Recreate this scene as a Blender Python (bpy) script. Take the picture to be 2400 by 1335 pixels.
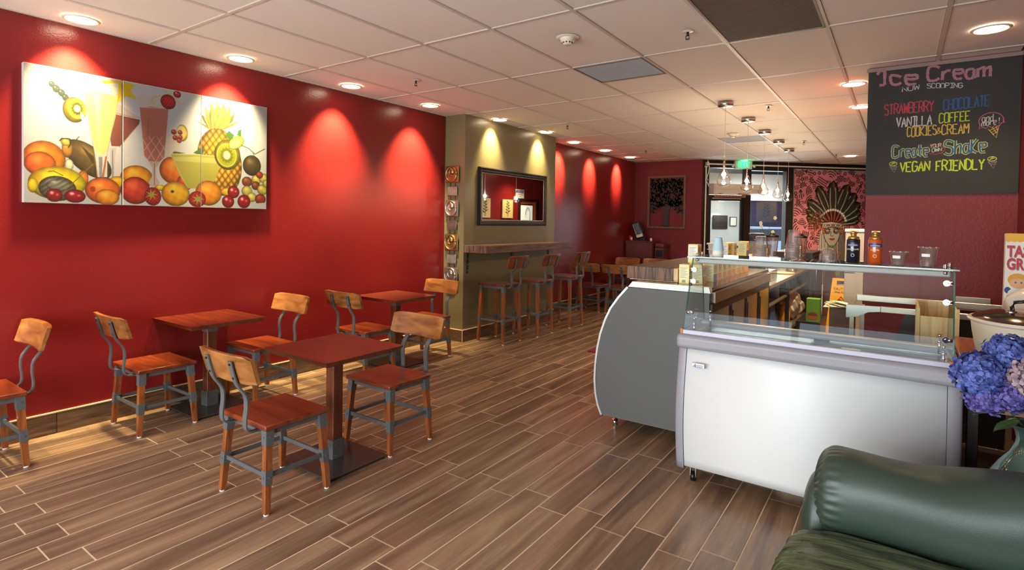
import bpy, bmesh, math, random
import numpy as np
from mathutils import Vector, Matrix, Euler
random.seed(7); rng = np.random.default_rng(7)
S = bpy.context.scene; COL = S.collection
PI = math.pi
for o in list(bpy.data.objects): bpy.data.objects.remove(o)

# ------------------------------------------------------------ camera
EYE = Vector((0, 0, 1.466))
def camera():
    yaw, pitch, roll = .6102, -.0212, .0169
    f = Vector((-math.sin(yaw)*math.cos(pitch), math.cos(yaw)*math.cos(pitch), math.sin(pitch)))
    r = Vector((math.cos(yaw), math.sin(yaw), 0)); u = r.cross(f)
    r2 = r*math.cos(roll) + u*math.sin(roll); u2 = u*math.cos(roll) - r*math.sin(roll)
    m = Matrix((r2, u2, -f)).transposed().to_4x4(); m.translation = EYE
    cd = bpy.data.cameras.new('camera'); c = bpy.data.objects.new('camera', cd); COL.objects.link(c)
    c.matrix_world = m
    cd.sensor_width = 36; cd.lens = 1300.4/2400*36; cd.shift_y = -(667.5-544.3)/2400
    cd.clip_start = .05; cd.clip_end = 200
    S.camera = c
camera()

# ------------------------------------------------------------ world, daylight, exposure
S.view_settings.view_transform = 'Standard'; S.view_settings.look = 'None'
S.view_settings.gamma = 1; S.view_settings.use_curve_mapping = False
S.view_settings.exposure = 0.72
SKY = 1.6; WINDOW_W = 190; SPOT_W = 380; PENDANT_W = 14
w = bpy.data.worlds.new('sky'); S.world = w; w.use_nodes = True
wn = w.node_tree.nodes; wl = w.node_tree.links
bg = wn['Background']; bg.inputs[1].default_value = SKY; bg.inputs[0].default_value = (.72, .82, 1, 1)

def area_light(name, loc, target, sx, sy, energy, col):
    l = bpy.data.lights.new(name, 'AREA'); l.shape = 'RECTANGLE'; l.size = sx; l.size_y = sy
    l.energy = energy; l.color = col
    o = bpy.data.objects.new(name, l); COL.objects.link(o); o.location = loc
    o.rotation_euler = (Vector(target)-Vector(loc)).to_track_quat('-Z', 'Y').to_euler()
    return o
# daylight through the shop windows behind the camera and the corner door, plus an added lobby fill
area_light('window_daylight', (-1.85, -1.95, 1.12), (-1.7, 6, 1.0), 4.8, 1.66, WINDOW_W, (.95, .97, 1))
area_light('lobby_fill', (-2.7, 13.0, 1.95), (-3.4, 14.0, 1.2), 1.2, .5, 18, (.95, .98, 1))  # added fill that brightens the lobby, where its ceiling blocks the sky
area_light('door_daylight', (-2.6, 13.0, 1.6), (-1.6, 8, 1.0), 1.6, 1.8, 42, (.9, .95, 1))

# ------------------------------------------------------------ materials
def lin(c):
    return tuple((v/255/12.92 if v/255 <= .04045 else ((v/255+.055)/1.055)**2.4) for v in c)
MATS = {}
def mat(name, rgb, rough=.5, metal=0, bump=0, bscale=200, spec=.5, coat=0, var=0, vscale=8, vstretch=(1,1,1), emit=None, es=0, detail=3):
    """principled surface with procedural colour variation and relief in object space"""
    if name in MATS: return MATS[name]
    m = bpy.data.materials.new(name); m.use_nodes = True
    nt = m.node_tree; N = nt.nodes; L = nt.links; b = N['Principled BSDF']
    c = lin(rgb)
    b.inputs['Base Color'].default_value = (*c, 1); b.inputs['Roughness'].default_value = rough
    b.inputs['Metallic'].default_value = metal; b.inputs['Specular IOR Level'].default_value = spec
    b.inputs['Coat Weight'].default_value = coat
    tc = N.new('ShaderNodeTexCoord')
    if var:
        mp = N.new('ShaderNodeMapping'); mp.inputs['Scale'].default_value = vstretch
        nz = N.new('ShaderNodeTexNoise'); nz.inputs['Scale'].default_value = vscale; nz.inputs['Detail'].default_value = detail
        L.new(tc.outputs['Object'], mp.inputs[0]); L.new(mp.outputs[0], nz.inputs['Vector'])
        mx = N.new('ShaderNodeMix'); mx.data_type = 'RGBA'
        mx.inputs[6].default_value = (*[v*(1-var) for v in c], 1); mx.inputs[7].default_value = (*[min(1, v*(1+var)) for v in c], 1)
        L.new(nz.outputs[0], mx.inputs[0]); L.new(mx.outputs[2], b.inputs['Base Color'])
    if bump:
        n2 = N.new('ShaderNodeTexNoise'); n2.inputs['Scale'].default_value = bscale; n2.inputs['Detail'].default_value = 3
        L.new(tc.outputs['Object'], n2.inputs['Vector'])
        bp = N.new('ShaderNodeBump'); bp.inputs['Strength'].default_value = bump; bp.inputs['Distance'].default_value = .004
        L.new(n2.outputs[0], bp.inputs['Height']); L.new(bp.outputs[0], b.inputs['Normal'])
    if emit:
        b.inputs['Emission Color'].default_value = (*lin(emit), 1); b.inputs['Emission Strength'].default_value = es
    MATS[name] = m
    return m
def wood(name, dark, light, rough=.35, axis=0, scale=6, coat=.2, perobj=True, stretch=14, contrast=(.3, .7), bump=.15):
    """long wood grain along one object axis, shifted for every object"""
    m = bpy.data.materials.new(name); m.use_nodes = True
    nt = m.node_tree; N = nt.nodes; L = nt.links; b = N['Principled BSDF']
    tc = N.new('ShaderNodeTexCoord'); oi = N.new('ShaderNodeObjectInfo')
    ad = N.new('ShaderNodeVectorMath'); ad.operation = 'ADD'
    sc = N.new('ShaderNodeVectorMath'); sc.operation = 'SCALE'; sc.inputs[3].default_value = 37 if perobj else 0
    L.new(oi.outputs['Random'], sc.inputs[0]); L.new(tc.outputs['Object'], ad.inputs[0]); L.new(sc.outputs[0], ad.inputs[1])
    mp = N.new('ShaderNodeMapping'); s = [stretch]*3; s[axis] = 1; mp.inputs['Scale'].default_value = s
    L.new(ad.outputs[0], mp.inputs[0])
    nz = N.new('ShaderNodeTexNoise'); nz.inputs['Scale'].default_value = scale; nz.inputs['Detail'].default_value = 6; nz.inputs['Distortion'].default_value = .6
    L.new(mp.outputs[0], nz.inputs['Vector'])
    cr = N.new('ShaderNodeValToRGB'); e = cr.color_ramp.elements
    e[0].position = contrast[0]; e[1].position = contrast[1]; e[0].color = (*lin(dark), 1); e[1].color = (*lin(light), 1)
    L.new(nz.outputs[0], cr.inputs[0]); L.new(cr.outputs[0], b.inputs['Base Color'])
    b.inputs['Roughness'].default_value = rough; b.inputs['Coat Weight'].default_value = coat; b.inputs['Coat Roughness'].default_value = .15
    bp = N.new('ShaderNodeBump'); bp.inputs['Strength'].default_value = bump; bp.inputs['Distance'].default_value = .002
    L.new(nz.outputs[0], bp.inputs['Height']); L.new(bp.outputs[0], b.inputs['Normal'])
    MATS[name] = m
    return m
def glass(name, tint=(1,1,1), ior=1.45, rough=0.0, mult=1.0, clear=1.0, milky=0, base=0):
    """thin pane: mirror-like at grazing angles, clear face on"""
    m = bpy.data.materials.new(name); m.use_nodes = True
    nt = m.node_tree; N = nt.nodes; L = nt.links; N.remove(N['Principled BSDF'])
    t = N.new('ShaderNodeBsdfTransparent'); t.inputs[0].default_value = (*[v*clear for v in tint], 1)
    g = N.new('ShaderNodeBsdfGlossy'); g.inputs['Roughness'].default_value = rough
    ge = N.new('ShaderNodeNewGeometry'); dt = N.new('ShaderNodeVectorMath'); dt.operation = 'DOT_PRODUCT'
    L.new(ge.outputs['Incoming'], dt.inputs[0]); L.new(ge.outputs['Normal'], dt.inputs[1])
    ab = N.new('ShaderNodeMath'); ab.operation = 'ABSOLUTE'; L.new(dt.outputs['Value'], ab.inputs[0])
    iv = N.new('ShaderNodeMath'); iv.operation = 'SUBTRACT'; iv.inputs[0].default_value = 1; L.new(ab.outputs[0], iv.inputs[1])
    pw_ = N.new('ShaderNodeMath'); pw_.operation = 'POWER'; pw_.inputs[1].default_value = 5; L.new(iv.outputs[0], pw_.inputs[0])
    r0 = ((ior-1)/(ior+1))**2
    fr = N.new('ShaderNodeMath'); fr.operation = 'MULTIPLY_ADD'; fr.inputs[1].default_value = 1-r0; fr.inputs[2].default_value = r0; L.new(pw_.outputs[0], fr.inputs[0])
    mu = N.new('ShaderNodeMath'); mu.operation = 'MULTIPLY_ADD'; mu.inputs[1].default_value = mult; mu.inputs[2].default_value = base; mu.use_clamp = True
    L.new(fr.outputs[0], mu.inputs[0])
    x = N.new('ShaderNodeMixShader'); L.new(mu.outputs[0], x.inputs[0]); L.new(t.outputs[0], x.inputs[1]); L.new(g.outputs[0], x.inputs[2])
    out = x.outputs[0]
    if milky:
        d = N.new('ShaderNodeBsdfDiffuse'); d.inputs[0].default_value = (1, .92, .88, 1)
        y = N.new('ShaderNodeMixShader'); y.inputs[0].default_value = milky; L.new(out, y.inputs[1]); L.new(d.outputs[0], y.inputs[2]); out = y.outputs[0]
    L.new(out, N['Material Output'].inputs[0]); MATS[name] = m
    return m
def attr_mat(name, rough=.5, spec=.4):
    """print: colours stored on the surface"""
    m = bpy.data.materials.new(name); m.use_nodes = True
    nt = m.node_tree; N = nt.nodes; L = nt.links; b = N['Principled BSDF']
    a = N.new('ShaderNodeAttribute'); a.attribute_name = 'print'; L.new(a.outputs[0], b.inputs['Base Color'])
    b.inputs['Roughness'].default_value = rough; b.inputs['Specular IOR Level'].default_value = spec
    MATS[name] = m
    return m

RED = mat('red_paint', (118, 27, 27), .24, bump=.25, bscale=90, spec=.45, var=.06, vscale=1.5)
RED2 = mat('red_paint_matte', (112, 19, 27), .5, bump=.5, bscale=70, spec=.4, var=.06, vscale=1.5)
OLIVE = mat('olive_paint', (116, 107, 76), .28, bump=.25, bscale=90, spec=.45, var=.05, vscale=1.5)
TILEC = mat('ceiling_tile', (224, 216, 208), .9, bump=.25, bscale=260, var=.05, vscale=220, spec=.2)
BARC = mat('ceiling_grid_paint', (200, 188, 178), .5)
PLANK = None
STEEL = mat('gunmetal', (92, 94, 94), .42, metal=.2, bump=.08, bscale=300)
DSTEEL = mat('dark_base_steel', (66, 60, 57), .25, metal=.15)
CHROME = mat('chrome', (225, 225, 225), .08, metal=1)
BRUSH = mat('brushed_steel', (176, 174, 170), .28, metal=1, bump=.05, bscale=250)
BLACK = mat('black_plastic', (18, 17, 17), .35)
BLACKM = mat('black_metal', (24, 22, 22), .45, metal=.2)
WHITE = mat('white_plastic', (228, 226, 220), .4)
CREAM = mat('cream_plastic', (222, 210, 186), .45)
PANELW = mat('freezer_white', (228, 228, 226), .4, spec=.35)
GREYT = mat('freezer_grey', (152, 148, 154), .38)
SILVER = mat('silver_edge', (205, 203, 198), .3, metal=.6)
CHARC = mat('charcoal_panel', (86, 85, 83), .55, bump=.12, bscale=420)
GLASS = glass('clear_glass', (.97, 1, .985), 1.5, 0, 1.0)
GLASSW = glass('window_glass', (.95, .98, .97), 1.5, 0, 1.0)
EDGEG = mat('glass_edge_green', (40, 92, 78), .1, spec=.8)
PLASTIC = glass('clear_cup_plastic', (.97, .95, .94), 1.5, .1, 1.8, 1, .045, .1)
WOODT = wood('table_top_wood', (72, 25, 14), (112, 45, 25), .28, axis=0, scale=2.2, coat=.45, stretch=9)
WOODS = wood('seat_wood', (86, 31, 14), (140, 62, 27), .28, axis=0, scale=2.2, coat=.45, stretch=9)
WOODB = wood('backrest_wood', (108, 58, 26), (174, 114, 58), .3, axis=0, scale=4.5, coat=.35, stretch=4)
WOODB_DIM = wood('stool_back_wood_dim', (84, 40, 20), (132, 68, 34), .32, axis=0, scale=4, coat=.3, stretch=5)  # backrest wood darkened: the stools' weaker light is put into the colour
WOODL = wood('leg_wood', (104, 50, 22), (160, 90, 42), .35, axis=2, scale=5, coat=.3, stretch=9)
WOODF = wood('post_wood', (76, 32, 16), (118, 56, 28), .35, axis=2, scale=4, coat=.3, stretch=9)
RUST = wood('rustic_shelf_wood', (58, 40, 32), (118, 84, 64), .55, axis=1, scale=4, coat=.05, stretch=10)
RUSTE = wood('rustic_end_grain', (60, 50, 46), (132, 92, 62), .6, axis=2, scale=5, coat=0, stretch=12, contrast=(.4, .62))
PINE = wood('pine_plank', (196, 158, 96), (232, 204, 146), .5, axis=2, scale=4, coat=.05, stretch=8)
MAHOG = wood('mahogany_laminate', (74, 26, 24), (112, 42, 38), .4, axis=2, scale=5, coat=.1, stretch=12)
FRAMEW = wood('tree_frame_wood', (84, 48, 26), (132, 84, 46), .45, axis=2, scale=6, coat=.1)

# ------------------------------------------------------------ geometry helpers
class MB:
    def __init__(s): s.bm = bmesh.new()
    def _xf(s, verts, loc=(0,0,0), rot=(0,0,0)):
        m = Matrix.Translation(loc) @ Euler(rot).to_matrix().to_4x4()
        for v in verts: v.co = m @ v.co
    def box(s, x0, x1, y0, y1, z0, z1, b=0, seg=1, loc=(0,0,0), rot=(0,0,0), mi=0):
        r = bmesh.ops.create_cube(s.bm, size=1); vs = r['verts']
        for v in vs:
            v.co = Vector((x0+(v.co.x+.5)*(x1-x0), y0+(v.co.y+.5)*(y1-y0), z0+(v.co.z+.5)*(z1-z0)))
        fs = {f for v in vs for f in v.link_faces}
        if b:
            es = list({e for v in vs for e in v.link_edges})
            g = bmesh.ops.bevel(s.bm, geom=es+vs, offset=b, segments=seg, affect='EDGES', profile=.5, clamp_overlap=True)
            fs = set(g['faces']) | {f for f in fs if f.is_valid}
            vs = list({v for f in fs for v in f.verts})
        for f in fs:
            f.material_index = mi
            if b and seg > 1: f.smooth = True
        if any(rot) or any(loc): s._xf(vs, loc, rot)
        return vs
    def cyl(s, c, r, h, n=20, axis='z', r2=None, smooth=True, mi=0, cap=True):
        r2 = r if r2 is None else r2
        g = bmesh.ops.create_cone(s.bm, cap_ends=cap, segments=n, radius1=r, radius2=r2, depth=h)
        vs = g['verts']
        rot = {'z': (0,0,0), 'x': (0,PI/2,0), 'y': (-PI/2,0,0)}[axis]
        s._xf(vs, c, rot)
        for f in {f for v in vs for f in v.link_faces}:
            f.material_index = mi
            if smooth and len(f.verts) == 4: f.smooth = True
        return vs
    def sph(s, c, r, sx=1, sy=1, sz=1, n=12, m=8, mi=0):
        g = bmesh.ops.create_uvsphere(s.bm, u_segments=n, v_segments=m, radius=r); vs = g['verts']
        for v in vs: v.co = Vector((c[0]+v.co.x*sx, c[1]+v.co.y*sy, c[2]+v.co.z*sz))
        for f in {f for v in vs for f in v.link_faces}: f.smooth = True; f.material_index = mi
        return vs
    def lathe(s, prof, c=(0,0,0), n=28, sx=1, sy=1, mi=0, smooth=True, close=False):
        rings = []
        for r, z in prof:
            if r < 1e-6: rings.append([s.bm.verts.new((c[0], c[1], c[2]+z))])
            else: rings.append([s.bm.verts.new((c[0]+r*sx*math.cos(2*PI*i/n), c[1]+r*sy*math.sin(2*PI*i/n), c[2]+z)) for i in range(n)])
        for a, b in zip(rings, rings[1:]):
            for i in range(n):
                j = (i+1) % n
                if len(a) == 1 and len(b) == 1: continue
                if len(a) == 1: f = s.bm.faces.new((a[0], b[j], b[i]))
                elif len(b) == 1: f = s.bm.faces.new((a[i], a[j], b[0]))
                else: f = s.bm.faces.new((a[i], a[j], b[j], b[i]))
                f.smooth = smooth; f.material_index = mi
        return [v for r in rings for v in r]
    def tube(s, pts, r, n=8, mi=0, smooth=True, flat=None, up=None, radii=None):
        """sweep a round (or flat w x h) section along points"""
        P = [Vector(p) for p in pts]; rings = []
        for i, p in enumerate(P):
            t = (P[min(i+1, len(P)-1)]-P[max(i-1, 0)]).normalized()
            u = Vector(up) if up else (Vector((0,0,1)) if abs(t.z) < .9 else Vector((1,0,0)))
            a = t.cross(u).normalized(); b = a.cross(t).normalized()
            k = radii[i] if radii else 1
            if flat:
                w_, h_ = flat; q = [(w_/2, h_/2), (-w_/2, h_/2), (-w_/2, -h_/2), (w_/2, -h_/2)]
                rings.append([s.bm.verts.new(p+a*x*k+b*y*k) for x, y in q])
            else: rings.append([s.bm.verts.new(p+(a*math.cos(2*PI*j/n)+b*math.sin(2*PI*j/n))*r*k) for j in range(n)])
        m = len(rings[0])
        for A_, B_ in zip(rings, rings[1:]):
            for j in range(m):
                f = s.bm.faces.new((A_[j], A_[(j+1) % m], B_[(j+1) % m], B_[j])); f.smooth = smooth and not flat; f.material_index = mi
        for ring, rev in ((rings[0], True), (rings[-1], False)):
            f = s.bm.faces.new(ring[::-1] if rev else ring); f.material_index = mi
    def prism(s, pts, d0, d1, plane='xz', mi=0, b=0):
        """extrude a polygon; plane xz goes from y=d0 to y=d1, xy along z, yz along x"""
        def q(p, d): return {'xz': (p[0], d, p[1]), 'xy': (p[0], p[1], d), 'yz': (d, p[0], p[1])}[plane]
        a = [s.bm.verts.new(q(p, d0)) for p in pts]; b_ = [s.bm.verts.new(q(p, d1)) for p in pts]
        fs = [s.bm.faces.new(a), s.bm.faces.new(b_[::-1])]
        for i in range(len(pts)):
            j = (i+1) % len(pts); fs.append(s.bm.faces.new((a[j], a[i], b_[i], b_[j])))
        for f in fs: f.material_index = mi
        return a+b_
    def face(s, pts, mi=0):
        f = s.bm.faces.new([s.bm.verts.new(p) for p in pts]); f.material_index = mi
    def build(s, name, m, parent=None, world=True, fix=True, keep=None):
        if fix: bmesh.ops.recalc_face_normals(s.bm, faces=s.bm.faces)
        me = bpy.data.meshes.new(name)
        off = Vector((0,0,0))
        if world and parent is not None:
            q = parent; 
            while q is not None: off += Vector(q.location); q = q.parent
        if keep is not None: off = Vector(keep)
        if off.length: bmesh.ops.translate(s.bm, verts=s.bm.verts, vec=-off)
        s.bm.to_mesh(me); s.bm.free()
        for x in (m if isinstance(m, (list, tuple)) else [m]): me.materials.append(x)
        o = bpy.data.objects.new(name, me); COL.objects.link(o)
        if parent is not None: o.parent = parent
        elif keep is not None: o.location = keep
        return o
def tag(o, label, cat, group=None):
    o['label'] = label; o['category'] = cat
    if group: o['group'] = group
    return o
def thing(name, label, cat, loc=(0,0,0), rz=0, group=None):
    o = bpy.data.objects.new(name, None); COL.objects.link(o); o.empty_display_size = .1
    o.location = loc; o.rotation_euler = (0, 0, rz)
    return tag(o, label, cat, group)
def struct(o):
    o['kind'] = 'structure'; return o
def stuff(o):
    o['kind'] = 'stuff'; return o
def dup(root, loc, rz=0, label=None, group=None, scale=None):
    def cp(o, par):
        c = o.copy(); COL.objects.link(c)
        if par is not None: c.parent = par
        for ch in list(o.children): cp(ch, c)
        return c
    r = cp(root, None); r.location = loc; r.rotation_euler = (0, 0, rz)
    if label: r['label'] = label
    if group: r['group'] = group
    if scale: r.scale = scale
    return r
def bx(name, m, x0, x1, y0, y1, z0, z1, parent=None, b=.002, seg=1, world=True, keep=None):
    q = MB(); q.box(x0, x1, y0, y1, z0, z1, b, seg); return q.build(name, m, parent, world, keep=keep)

# ------------------------------------------------------------ floor of separate wood-look planks
CZ = 2.72
def plank_material():
    m = bpy.data.materials.new('wood_look_porcelain'); m.use_nodes = True
    nt = m.node_tree; N = nt.nodes; L = nt.links; b = N['Principled BSDF']
    tc = N.new('ShaderNodeTexCoord'); oi = N.new('ShaderNodeObjectInfo')
    geo = N.new('ShaderNodeNewGeometry')
    sc = N.new('ShaderNodeVectorMath'); sc.operation = 'SCALE'; sc.inputs[3].default_value = 53
    L.new(oi.outputs['Random'], sc.inputs[0])
    rnd = N.new('ShaderNodeMath'); rnd.operation = 'MULTIPLY_ADD'; rnd.inputs[1].default_value = 31
    L.new(geo.outputs['Random Per Island'], rnd.inputs[0]); L.new(oi.outputs['Random'], rnd.inputs[2])
    cmb = N.new('ShaderNodeCombineXYZ'); L.new(rnd.outputs[0], cmb.inputs[0]); L.new(rnd.outputs[0], cmb.inputs[2])
    ad = N.new('ShaderNodeVectorMath'); ad.operation = 'ADD'; L.new(tc.outputs['Object'], ad.inputs[0]); L.new(sc.outputs[0], ad.inputs[1])
    ad2 = N.new('ShaderNodeVectorMath'); ad2.operation = 'ADD'; L.new(ad.outputs[0], ad2.inputs[0]); L.new(cmb.outputs[0], ad2.inputs[1])
    mp = N.new('ShaderNodeMapping'); mp.inputs['Scale'].default_value = (9, .8, 1); L.new(ad2.outputs[0], mp.inputs[0])
    n1 = N.new('ShaderNodeTexNoise'); n1.inputs['Scale'].default_value = 1.1; n1.inputs['Detail'].default_value = 4; n1.inputs['Distortion'].default_value = .8
    L.new(mp.outputs[0], n1.inputs['Vector'])
    mp2 = N.new('ShaderNodeMapping'); mp2.inputs['Scale'].default_value = (90, 5, 1); L.new(ad2.outputs[0], mp2.inputs[0])
    n2 = N.new('ShaderNodeTexNoise'); n2.inputs['Scale'].default_value = 1.5; n2.inputs['Detail'].default_value = 6; n2.inputs['Distortion'].default_value = 1.2
    L.new(mp2.outputs[0], n2.inputs['Vector'])
    cr = N.new('ShaderNodeValToRGB'); e = cr.color_ramp.elements
    e[0].position = .3; e[0].color = (*lin((100, 79, 64)), 1); e[1].position = .74; e[1].color = (*lin((172, 138, 106)), 1)
    k = e.new(.48); k.color = (*lin((130, 102, 80)), 1)
    L.new(n1.outputs[0], cr.inputs[0])
    mx = N.new('ShaderNodeMix'); mx.data_type = 'RGBA'; mx.blend_type = 'MULTIPLY'; mx.inputs[0].default_value = .32
    cr2 = N.new('ShaderNodeValToRGB'); e = cr2.color_ramp.elements
    e[0].position = .35; e[0].color = (.55, .52, .5, 1); e[1].position = .6; e[1].color = (1, 1, 1, 1)
    L.new(n2.outputs[0], cr2.inputs[0]); L.new(cr.outputs[0], mx.inputs[6]); L.new(cr2.outputs[0], mx.inputs[7])
    L.new(mx.outputs[2], b.inputs['Base Color'])
    b.inputs['Roughness'].default_value = .27; b.inputs['Specular IOR Level'].default_value = .55
    bp = N.new('ShaderNodeBump'); bp.inputs['Strength'].default_value = .12; bp.inputs['Distance'].default_value = .002
    L.new(n2.outputs[0], bp.inputs['Height']); L.new(bp.outputs[0], b.inputs['Normal'])
    MATS['plank'] = m
    return m
PLANK = plank_material()
GROUT = mat('grout', (212, 184, 148), .8, bump=.3, bscale=400)
X0, X1, Y0, Y1 = -4.58, .68, -1.7, 16.0
floor = struct(bx('floor', GROUT, X0-.1, 3.2, Y0-.1, Y1, -.06, -.0014, b=0))
PW, PL = .158, .81
pm = MB(); pm.box(-(PW-.0058)/2, (PW-.0058)/2, -(PL-.0055)/2, (PL-.0055)/2, -.012, 0, .0012)
proto = pm.build('plank', PLANK, None); proto_mesh = proto.data; bpy.data.objects.remove(proto)
cam_f = S.camera.matrix_world.to_3x3() @ Vector((0, 0, -1)); cam_r = S.camera.matrix_world.to_3x3() @ Vector((1, 0, 0)); cam_u = cam_r.cross(cam_f)
def in_view(p, mx_=.97, my=.62):
    d = Vector(p)-EYE; z = d.dot(cam_f)
    return z > .3 and abs(d.dot(cam_r)/z) < mx_ and -my < d.dot(cam_u)/z < .45
cells = []
for k in range(-18, 17):
    xa = -1.806+PW*k; xb = xa+PW
    ph = .79 if k % 2 == 0 else .905
    j = -4
    while ph+PL*j < Y1:
        ya = ph+PL*j; yb = ya+PL; j += 1
        if yb < Y0 or xb < X0+.02 or xa > X1: continue
        cx, cy = (xa+xb)/2, (ya+yb)/2
        # behind the diagonal shop front there is pavement, not floor
        if (cx+3.2)*(-.678)+(cy-11.1)*.735 > .1: continue
        vis = any(in_view((cx, cy+d, 0)) for d in (-.4, 0, .4)) and not (cx > -.24 and cy > 5.2) and not (cx > .68) and not (-1.6 < cx < -1.05 and 3.7 < cy < 8.4)
        cells.append((0 if vis else 1, math.hypot(cx, cy), cx, cy))
cells.sort()
rest = MB()
for i, (h, d, cx, cy) in enumerate(cells):
    if i < 300 and h == 0:
        o = bpy.data.objects.new('plank', proto_mesh); COL.objects.link(o); o.parent = floor
        o.location = (cx, cy, random.uniform(-.0006, .0003))
    else:
        rest.box(cx-(PW-.0058)/2, cx+(PW-.0058)/2, cy-(PL-.0055)/2, cy+(PL-.0055)/2, -.012, 0)
stuff(rest.build('distant_planks', PLANK, floor))

# ------------------------------------------------------------ ceiling grid with lay-in tiles
ceiling = struct(bx('ceiling', mat('plenum', (60, 56, 52), .9), X0-.15, 3.2, Y0-.15, Y1, CZ+.03, CZ+.12, b=0))
GX, GY, SX, SY = -4.071, 1.829, .61, 1.0967
xs = [X0]+[GX+SX*i for i in range(0, 8)]+[X1]
ys = [Y0]+[GY+SY*i for i in range(-3, 12)]
VENTS = {(4, 6): 'light', (6, 5): 'dark', (4, 10): 'far'}
bar = MB()
for x in xs[1:-1]: bar.box(x-.012, x+.012, Y0, Y1-2, CZ, CZ+.028)
for y in ys[1:]: bar.box(X0, X1, y-.012, y+.012, CZ+.0006, CZ+.028)
bar.box(X0, X0+.02, Y0, 5.1, CZ+.0002, CZ+.02)
struct(bar.build('ceiling_grid', BARC, ceiling))
def tile_mesh(wx, wy):
    q = MB(); q.box(-wx/2+.013, wx/2-.013, -wy/2+.013, wy/2-.013, CZ+.006-CZ, .02, .002); o = q.build('ceiling_tile', TILEC, None); me = o.data; bpy.data.objects.remove(o); return me
tms = {}
VPOS = {}
for i in range(len(xs)-1):
    for j in range(len(ys)-1):
        xa, xb, ya, yb = xs[i], xs[i+1], ys[j], ys[j+1]
        cx, cy = (xa+xb)/2, (ya+yb)/2
        if cx > -.24+.3 and cy > 5.5: pass
        v = None
        if abs(cx+1.936) < .1 and abs(cy-4.57) < .1: v = 'light'
        if abs(cx+.716) < .1 and abs(cy-3.474) < .1: v = 'dark'
        if abs(cx+1.936) < .1 and abs(cy-8.957) < .1: v = 'far'
        if v: VPOS[v] = (xa, xb, ya, yb)
        if v == 'dark': continue
        if v: ya = (ya+yb)/2; cy = (ya+yb)/2
        key = (round(xb-xa, 3), round(yb-ya, 3))
        if key not in tms: tms[key] = tile_mesh(*key)
        o = bpy.data.objects.new('ceiling_tile', tms[key]); COL.objects.link(o); o.parent = ceiling
        o.location = (cx, cy, CZ+random.uniform(0, .0015))
        if v:
            b2 = MB(); b2.box(xa, xb, ya-.012, ya+.012, CZ+.0003, CZ+.02); struct(b2.build('ceiling_grid', BARC, ceiling))

# ------------------------------------------------------------ walls
struct(bx('wall_left', RED, X0-.14, X0, Y0-.1, 11.2, -.02, CZ+.05, b=0))
col = struct(bx('wall_column', OLIVE, X0-.05, -4.27, 5.1, 7.22, -.02, CZ+.02, b=.004))
struct(bx('wall_back', RED2, X0-.1, -3.2, 11.03, 11.2, -.02, CZ+.05, b=0))
struct(bx('wall_pillar', RED2, -.235, 1.9, 5.28, 5.46, -.02, CZ+.02, b=.004))
struct(bx('wall_kitchen', RED, -.235, -.1, 5.46, 14.3, -.02, CZ+.02, b=0))
struct(bx('wall_right', RED2, X1, X1+.14, Y0-.1, 5.28, -.02, CZ+.05, b=0))
# front wall behind the viewer: sill, lintel and mullions round three panes
wf = struct(bx('wall_front', RED2, X0-.1, X1+.1, Y0-.16, Y0, CZ-.32, CZ+.05, b=0))
s_ = bx('window_sill', RED2, X0-.1, X1+.1, Y0-.16, Y0, -.02, .35, wf, b=0)
for x in (-4.58, -2.85, -1.1, .6):
    bx('mullion', BLACKM, x-.04, x+.04, Y0-.12, Y0-.02, .35, CZ-.32, wf, b=0)
for n, (xa, xb) in enumerate(((-4.54, -2.89), (-2.81, -1.14), (-1.06, .56))):
    struct(bx('window_%d' % (n+4), GLASSW, xa, xb, Y0-.08, Y0-.074, .35, CZ-.32, b=0))
# pavement and street the windows look out on
struct(bx('pavement_front', mat('concrete', (150, 148, 142), .9, bump=.3, bscale=60, var=.1, vscale=3), -12, 10, -14, Y0-.17, -.1, -.03, b=0))
# baseboard of cut planks with a pale caulk line
CAULK = mat('caulk', (236, 206, 164), .6)
def baseboard(name, pts):
    """pts: (x0,y0,x1,y1, normal) runs"""
    root = None
    for (xa, ya, xb, yb, nx, ny) in pts:
        ln = math.hypot(xb-xa, yb-ya); d = Vector((xb-xa, yb-ya, 0))/ln; n = Vector((nx, ny, 0)); T = .012
        m = MB(); a = Vector((xa, ya, 0)); b_ = Vector((xb, yb, 0))
        q = [a, b_, b_+n*(T+.001), a+n*(T+.001)]
        m.prism([(p.x, p.y) for p in q], .1385, .146, 'xy')
        if root is None: root = struct(m.build(name, CAULK, None, keep=(xa, ya, 0)))
        else: m.build('caulk_line', CAULK, root)
        t = 0
        first = (ya*7.3) % .81 if ln > 1 else 0
        edges = [0]+([first] if first > .05 else [])
        while edges[-1]+PL < ln-.02: edges.append(edges[-1]+PL)
        edges.append(ln)
        for e0, e1 in zip(edges, edges[1:]):
            p0 = a+d*(e0+.002); p1 = a+d*(e1-.002)
            mm = MB(); qq = [p0, p1, p1+n*T, p0+n*T]
            mm.prism([(p.x, p.y) for p in qq], .001, .1385, 'xy')
            o = mm.build('baseboard_tile', BASEM, root)
    return root
BASEM = wood('baseboard_wood_tile', (58, 44, 34), (112, 86, 62), .35, axis=1, scale=5, coat=.05, stretch=10)
baseboard('baseboard_left', [(X0, Y0, X0, 5.1, 1, 0)])
baseboard('baseboard_column', [(X0+.013, 5.1, -4.27+.012, 5.1, 0, -1), (-4.27, 5.1, -4.27, 7.22, 1, 0)])
baseboard('baseboard_alcove', [(X0, 7.22, X0, 11.03, 1, 0)])
baseboard('baseboard_back', [(X0+.013, 11.03, -3.2, 11.03, 0, -1)])
bx('corner_strip', CAULK, -4.262, -4.256, 5.084, 5.09, 0, .146, None, b=0)
bpy.data.objects['corner_strip']['kind'] = 'structure'; bpy.data.objects['corner_strip'].name = 'trim_1'
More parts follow.
